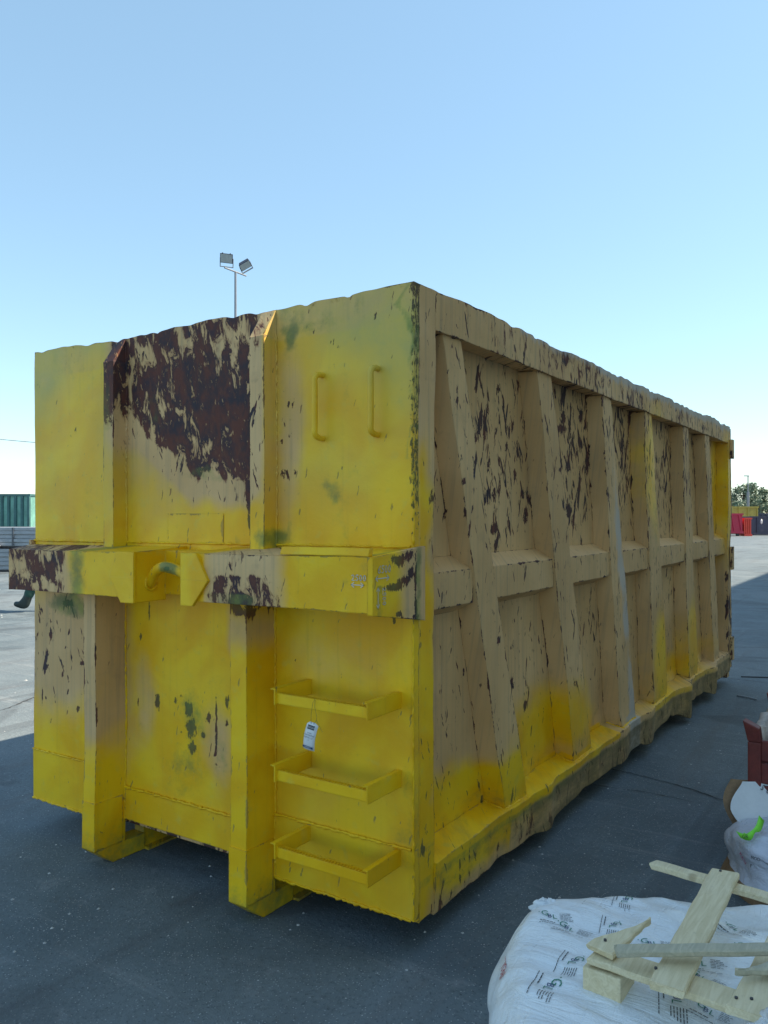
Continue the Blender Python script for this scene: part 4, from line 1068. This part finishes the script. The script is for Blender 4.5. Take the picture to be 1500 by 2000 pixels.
def green_box(u0, u1, v, h, depth, label, ribs):
    t = thing('green_container', label, 'container', uv((u0+u1)/2, v, 0), rz=YAW, group='green containers at the left edge')
    w = (u1-u0)/2
    m_ = MB(); m_.box(-w, w, .05, depth, .1, h-.08); m_.build('body', M['green_paint'], t)
    m_ = MB(); m_.box(-w-.03, w+.03, .0, depth+.03, h-.08, h); m_.build('top_rail', M['green_dark'], t)
    m_ = MB(); m_.box(-w-.03, w+.03, .0, depth+.03, .0, .1); m_.build('bottom_rail', M['green_dark'], t)
    n = int(2*w/ribs)
    for k in range(n+1):
        x = w-k*ribs
        m_ = MB(); m_.hexa([(x-.07,-.01,.1),(x,-.01,.1),(x+.03,.05,.1),(x-.10,.05,.1),(x-.07,-.01,h-.08),(x,-.01,h-.08),(x+.03,.05,h-.08),(x-.10,.05,h-.08)])
        m_.build('rib', M['green_dark'], t)
M['green_dark'] = simple('dark_green_paint', (.05, .14, .14), .55, .3, 2)
green_box(-18.5, -13.23, 30, 2.56, 2.4, 'taller green ribbed container at the left edge', .25)
green_box(-16.0, -12.0, 33.5, 2.30, 2.4, 'lower green container just behind the tall green one, beside the yellow container', .45)
wsh = blob('plastic_sheet', uv(-11.98, 24.9, .82), .07, .6, M['tarp_white'], None, 2, 14, 3, (1.6, 1, .8))
tag(wsh, 'small white crumpled sheet tucked between the grey trays at the left edge', 'plastic sheet')
# overhead cable, from a pole out of sight at the left to the mast
def cable():
    a, b_ = uv(-26, 40, 6.4), uv(-10, 40, 5.0)
    m_ = MB(); P = []
    for i in range(25):
        t = i/24; p = a.lerp(b_, t); p.z -= 4*.25*t*(1-t); P.append(p)
    m_.tube(P, .014, 5); tag(m_.build('overhead_cable', M['dark_steel']), 'thin dark overhead cable sloping down behind the container at the left', 'cable')
    for nm, p, lab in (('cable_pole', a, 'plain grey pole carrying the left end of the overhead cable'), ('cable_pole', b_, 'plain grey pole behind the container carrying the lower end of the cable')):
        q = MB(); q.tube([(p.x, p.y, 0), (p.x, p.y, p.z+.1)], .07, 8); tag(q.build('cable_pole', M['mast']), lab, 'pole')
cable()

# ------------------------------------------------------------------ floodlight mast
def mast():
    d = 35.0; base = uv((460-750)/1571*d, d, 0); zt_ = CAM.z+(1008-531)/1571*d
    t = thing('floodlight_mast', 'tall thin grey mast with two floodlights rising behind the container', 'light mast', base)
    m_ = MB(); m_.tube([(0, 0, 0), (0, 0, zt_)], [.09, .05], 10); m_.build('pole', M['mast'], t)
    dd = uv(.35, .57, 0)-uv(0, 0, 0); ux = Vector((dd.x, dd.y, 0)); L = ux.length*1.05
    a = Vector((0, 0, zt_)); ux.normalize()
    m_ = MB(); m_.tube([a-ux*L*.98, a+ux*L*.98], .035, 8); m_.build('cross_arm', M['mast'], t)
    Rt = Vector((.8327, .5536, 0)); Fw = Vector((-.5536, .8327, 0))
    def lamp(c, right, face, tall, w, th):
        right = right.normalized(); face = face.normalized(); up = face.cross(right).normalized()
        if up.z < 0: up = -up
        Mx = Matrix(((right.x, face.x, up.x, c.x), (right.y, face.y, up.y, c.y), (right.z, face.z, up.z, c.z), (0, 0, 0, 1)))
        h_ = MB(); h_.hexa([(-w*.42,-th,-tall*.42),(w*.42,-th,-tall*.42),(w*.5,0,-tall*.5),(-w*.5,0,-tall*.5),(-w*.42,-th,tall*.42),(w*.42,-th,tall*.42),(w*.5,0,tall*.5),(-w*.5,0,tall*.5)], Mx)
        fl = h_.build('floodlight', M['lamp_body'], t, bevel=.01)
        g = MB(); g.box(-w*.45, w*.45, .0, .012, -tall*.43, tall*.45, Mx); g.build('glass', M['lamp_glass'], fl)
        for x in (-.5, .5):
            k = MB(); k.box(w*x-.015, w*x+.015, -th*.6, -th*.3, -tall*.95, 0.0, Mx); k.build('yoke_arm', M['mast'], fl)
        k = MB(); k.box(-w*.53, w*.53, -th*.6, -th*.3, -tall*.97, -tall*.9, Mx); k.build('yoke_bar', M['mast'], fl)
        for x in (-.3, .3):
            k = MB(); k.box(w*x-.02, w*x+.02, -.05, .03, tall*.49, tall*.58, Mx); k.build('clip', M['lamp_body'], fl)
    lamp(a-ux*L*.75+Vector((-.02, 0, .44))-Rt*.02, Rt+Vector((0, 0, -.12)), -Fw*.8+Vector((0, 0, -.45)), .40, .56, .2)
    lamp(a+ux*L*.55+Rt*.17+Vector((0, 0, .36)), Rt*.8+Fw*.1+Vector((0, 0, .5)), -Fw*.45+Rt*.25+Vector((0, 0, -.62)), .36, .52, .2)
mast()

# ------------------------------------------------------------------ right background: containers, trees, lamp post
def bin_(name, label, u0, u1, v, z0, h, depth, mat, ribs=.35, slant=0.0, group='containers parked across the yard', lip=.06, rot=0.0, wheel=False):
    t = thing(name, label, 'container', uv((u0+u1)/2, v, 0), rz=YAW+rot, group=group); w = (u1-u0)/2
    m_ = MB(); m_.box(-w, w, .06, .10, z0, z0+h); m_.box(-w, w, depth-.04, depth, z0, z0+h); m_.box(-w, -w+.04, .10, depth-.04, z0, z0+h); m_.box(w-.04, w, .10, depth-.04, z0, z0+h); m_.box(-w+.04, w-.04, .1, depth-.04, z0, z0+.05)
    m_.build('body', mat, t)
    for nm, za, zb_ in (('top_rail', z0+h-.12, z0+h+.02), ('bottom_rail', z0-.02, z0+.16)):
        m_ = MB(); m_.box(-w-lip, w+lip, -.03, .06, za, zb_); m_.box(w, w+lip, .06, depth, za, zb_); m_.build(nm, mat, t)
    n = int(2*w/ribs)
    for k in range(n+1):
        x = w-.03-k*ribs
        m_ = MB(); s = slant*h
        m_.hexa([(x-.10,-.02,z0+.16),(x,-.02,z0+.16),(x,.06,z0+.16),(x-.10,.06,z0+.16),(x-.10-s,-.02,z0+h-.12),(x-s,-.02,z0+h-.12),(x-s,.06,z0+h-.12),(x-.10-s,.06,z0+h-.12)])
        m_.build('rib', mat, t)
    if z0 > .05:
        for x in (w-.35, -w+.35):
            for y in (.25, depth-.25):
                m_ = MB(); m_.tube([(x-.1, y, z0/2), (x+.1, y, z0/2)], z0/2+.03, 14); m_.build('roller', M['dark_steel'], t)
    return t
bin_('red_container', 'crimson open container with leaning ribs, partly hidden by the yellow container', 24.5, 31.0, 69.5, .25, 1.70, 2.3, M['crimson'], .62, .14)
bin_('red_container', 'narrow orange-red ribbed container between the crimson one and the dark ones', 31.2, 31.75, 69.5, .02, 1.55, 1.2, M['orange_red'], .17, 0)
bin_('dark_container', 'dark blue-grey container furthest right in the row across the yard', 33.0, 40.5, 72.5, .08, 1.62, 2.3, M['navy'], 1.35, 0)
bin_('yellow_container', 'tall yellow container showing above the red ones across the yard', 33.9, 36.3, 78.0, .1, 2.55, 2.3, M['far_yellow'], .9, 0)
bin_('yellow_container', 'dull ochre container half hidden behind the yellow container edge across the yard', 28.5, 35.3, 81.5, .1, 2.65, 2.3, M['far_ochre'], 1.0, 0)
bin_('dark_container', 'small slate blue container above the dark container, right of the tall yellow one', 38.4, 39.6, 83, .05, 1.95, 2.3, M['navy'], .5, 0)
q = blob('white_rag', uv((1487-750)/1571*72.2, 72.2, 1.25), .16, .6, M['tarp_white'], None, 3, 10, 3, (.5, .5, 1.4)); tag(q, 'small white rag hanging on the dark container across the yard', 'rag')

def street_lamp():
    d = 82.0; b0 = uv((1461-750)/1571*d, d, 0); z = CAM.z+(1008-930)/1571*d
    t = thing('street_lamp', 'slim grey lamp post in front of the trees at the right', 'street lamp', b0)
    m_ = MB(); m_.tube([(0, 0, 0), (0, 0, z*.72)], .13, 8); m_.tube([(0, 0, z*.72), (0, 0, z)], .055, 8); m_.build('pole', M['mast'], t)
    m_ = MB(); m_.box(-.4, .08, -.08, .08, z-.02, z+.07, Matrix.Rotation(YAW, 4, 'Z')); m_.build('lamp_head', M['mast'], t)
street_lamp()

def leaf_material():
    m, nt, b = nodes('tree_leaves'); N = NT(nt); P = N.pos()
    c = N.mix(N.step(N.noise(P, .9, 4, .6), .35, .65), (.13, .18, .12), (.22, .27, .17))  # leaf tones paled: distance haze is put into the colour
    N.put(b.inputs['Base Color'], c); b.inputs['Roughness'].default_value = .6
    b.inputs['Subsurface Weight'].default_value = 0
    return m
M['leaf'] = leaf_material()
def tree(label, u, v, h, rx, seedn, clumps=26, leaves=3400, base=.2, ls=.30):
    rng = np.random.default_rng(seedn); random.seed(seedn)
    t = thing('tree', label, 'tree', uv(u, v, 0), group='trees beyond the far containers')
    m_ = MB(); m_.tube([(0, 0, 0), (.1, 0, h*.3), (-.1, .1, h*.55), (0, 0, h*.8)], [.28, .2, .13, .05], 8)
    cs = []
    for k in range(clumps):
        a = random.uniform(0, 6.28); zz = random.uniform(base, .95); rr = rx*math.sqrt(max(.05, 1-((zz-.55)/.48)**2))*random.uniform(.25, 1.0)
        c = (math.cos(a)*rr, math.sin(a)*rr, zz*h); cs.append((c, random.uniform(.12, .26)*rx+.25))
        if k % 2 == 0: m_.tube([(0, 0, max(.15, zz-.3)*h), (c[0]*.5, c[1]*.5, (zz-.1)*h), c], [.09, .05, .02], 5)
    m_.build('trunk', M['trunk'], t)
    ci = rng.integers(0, len(cs), leaves); C_ = np.array([c for c, r in cs])[ci]; Rr = np.array([r for c, r in cs])[ci]
    d = rng.normal(size=(leaves, 3)); d /= np.linalg.norm(d, axis=1)[:, None]
    p = C_+d*(Rr*rng.uniform(.35, 1.15, leaves))[:, None]*np.array([1, 1, .8])
    a = rng.normal(size=(leaves, 3)); a /= np.linalg.norm(a, axis=1)[:, None]; b_ = np.cross(a, rng.normal(size=(leaves, 3))); b_ /= np.linalg.norm(b_, axis=1)[:, None]
    s = (rng.uniform(.4, 1, leaves)*ls)[:, None]
    V = np.stack([p-a*s, p+b_*s*.6, p+a*s, p-b_*s*.6], 1).reshape(-1, 3)
    F = np.arange(leaves*4).reshape(-1, 4)
    me = bpy.data.meshes.new('crown'); me.from_pydata(V.tolist(), [], F.tolist()); link('crown', me, M['leaf'], t)
tree('broad grey-green tree behind the lamp post at the right', (1452-750)/1571*125, 125, 6.7, 2.6, 11, 30, 3600, .3, .22)
tree('rounded tree right of the lamp post, taller of the two at the right edge', (1481-750)/1571*128, 128, 6.3, 2.2, 12, 22, 2600, .32, .22)
tree('pale yellowish-green low tree touching the edge of the yellow container', (1431-750)/1571*115, 115, 4.2, 1.9, 13, 18, 2400, .1, .24)
tree('low bushy tree sloping down at the far right edge', (1497-750)/1571*135, 135, 3.9, 2.2, 14, 16, 2200, .05, .26)
tree('small dark tree top showing behind the green containers at the left', (60-750)/1571*60, 60, 2.95, 1.4, 15, 10, 900, .3, .16)

# ------------------------------------------------------------------ warehouse at the right, out of view: it casts the yard's shade
def warehouse():
    X0 = 7.2; H = (X0+2.20)/.66; Y0, Y1 = -4, 42; X1 = X0+14
    t = thing('warehouse', 'long pale clad warehouse standing right of the yard', 'warehouse', (X0, 0, 0)); L0 = -t.location
    def p(nm, mt, *b_):
        m_ = MB(); m_.box(*b_); o = m_.build(nm, mt, t); o.location = L0
    p('wall', M['clad'], X0, X0+.3, Y0, Y1, 0, H-.05); p('wall', M['clad'], X1-.3, X1, Y0, Y1, 0, H-.05)
    p('wall', M['clad'], X0+.3, X1-.3, Y0, Y0+.3, 0, H-.05); p('wall', M['clad'], X0+.3, X1-.3, Y1-.3, Y1, 0, H-.05)
    p('roof', M['roof'], X0, X1, Y0, Y1, H-.05, H)
    for k in range(13):
        y = Y0+2+k*5; p('pilaster', M['clad'], X0-.15, X0-.002, y, y+.4, 0, H-.3)
    for k in range(4):
        y = Y0+4.5+k*15; p('roller_door', M['galv'], X0-.05, X0-.001, y, y+4.3, 0, 4.5)
warehouse()

# ------------------------------------------------------------------ person walking behind the container
def skin_mesh(name, verts, edges, rad, mat, parent, sub=2):
    me = bpy.data.meshes.new(name); me.from_pydata([tuple(v) for v in verts], edges, [])
    o = bpy.data.objects.new(name, me); COL.objects.link(o)
    o.modifiers.new('skin', 'SKIN'); s = o.modifiers.new('sub', 'SUBSURF'); s.levels = sub; s.render_levels = sub
    for i, r in enumerate(rad):
        sv = me.skin_vertices[0].data[i]; sv.radius = (r, r) if not isinstance(r, tuple) else r
        sv.use_root = (i == 0)
    dg = bpy.context.evaluated_depsgraph_get(); m2 = bpy.data.meshes.new_from_object(o.evaluated_get(dg)); m2.name = name
    bpy.data.objects.remove(o); m2.polygons.foreach_set('use_smooth', [True]*len(m2.polygons))
    m2.materials.clear()
    return link(name, m2, mat, parent)
def person():
    # local frame: +x = walking direction (towards picture left), y = person's left, z up
    v = 14.6; hipu = (96-750)/1571*v
    t = thing('person', 'person in dark green trousers and boots striding left, mostly hidden behind the container', 'person', uv(hipu, v, 0), rz=YAW+math.pi)
    hip = (0, 0, .92); 
    fk, fa = (.26, .09, .50), (.40, .09, .12)      # leading leg: heel down, toe lifted
    bk, ba = (-.02, -.09, .48), (-.36, -.09, .17)
    V = [hip, (0, 0, 1.10), (0, 0, 1.32), (0, 0, 1.46), (.02, 0, 1.55), (.03, 0, 1.66), (.02, 0, 1.74),
         (.0, .10, .88), fk, fa, (0, -.10, .88), bk, ba,
         (0, .19, 1.42), (-.06, .24, 1.14), (.02, .24, .90), (0, -.19, 1.42), (.04, -.24, 1.14), (.14, -.24, .92)]
    E = [(0,1),(1,2),(2,3),(3,4),(4,5),(5,6),(0,7),(7,8),(8,9),(0,10),(10,11),(11,12),(3,13),(13,14),(14,15),(3,16),(16,17),(17,18)]
    r = [.12, .12, .13, .07, .055, .085, .07, .085, .06, .04, .085, .06, .04, .055, .042, .03, .055, .042, .03]
    body = skin_mesh('body', V, E, r, M['skin'], t)
    skin_mesh('trousers', [hip, (0, .10, .88), fk, (.355, .09, .24), (0, -.10, .88), bk, (-.27, -.09, .26)], [(0,1),(1,2),(2,3),(0,4),(4,5),(5,6)], [.15, .115, .088, .095, .115, .088, .09], M['trousers'], t)
    skin_mesh('jacket', [(0,0,1.0), (0,0,1.2), (0,0,1.40), (0,.19,1.42), (-.06,.24,1.14), (.01,.24,.95), (0,-.19,1.42), (.04,-.24,1.14), (.12,-.24,.97)], [(0,1),(1,2),(2,3),(3,4),(4,5),(2,6),(6,7),(7,8)], [.155, .15, .15, .075, .058, .05, .075, .058, .05], M['jacket'], t)
    for (an, toe, heel) in ((fa, (.60, .09, .17), (.395, .09, .055)), (ba, (-.28, -.09, .05), (-.42, -.09, .16))):
        kx = an[0]-.03
        skin_mesh('boot', [(an[0]-(.10 if an is fa else -.10), an[1], an[2]+.28), (an[0], an[1], an[2]), heel, ((heel[0]+toe[0])/2+.02, an[1], (heel[2]+toe[2])/2+.015), toe], [(0,1),(1,2),(1,3),(3,4)], [.088, .068, .058, .056, .048], M['boot'], t)
    for s, w in ((1, (.02, .24, .90)), (-1, (.14, -.24, .92))):
        for k in range(5):
            fx = w[0]+(-.03+.02*k); 
            if k == 4: skin_mesh('finger', [Vector(w)+Vector((.03, 0, -.03)), Vector(w)+Vector((.055, 0, -.07)), Vector(w)+Vector((.055, 0, -.10))], [(0,1),(1,2)], [.011, .010, .008], M['skin'], body, 1)
            else: skin_mesh('finger', [(fx, w[1], w[2]-.06), (fx, w[1]+.005, w[2]-.11), (fx+.008, w[1]-.01*s, w[2]-.15+.006*abs(k-1.5))], [(0,1),(1,2)], [.010, .009, .007], M['skin'], body, 1)
    blob_h = skin_mesh('hair', [(.0, 0, 1.70), (-.02, 0, 1.77)], [(0,1)], [.10, .085], M['hair'], t)
person()
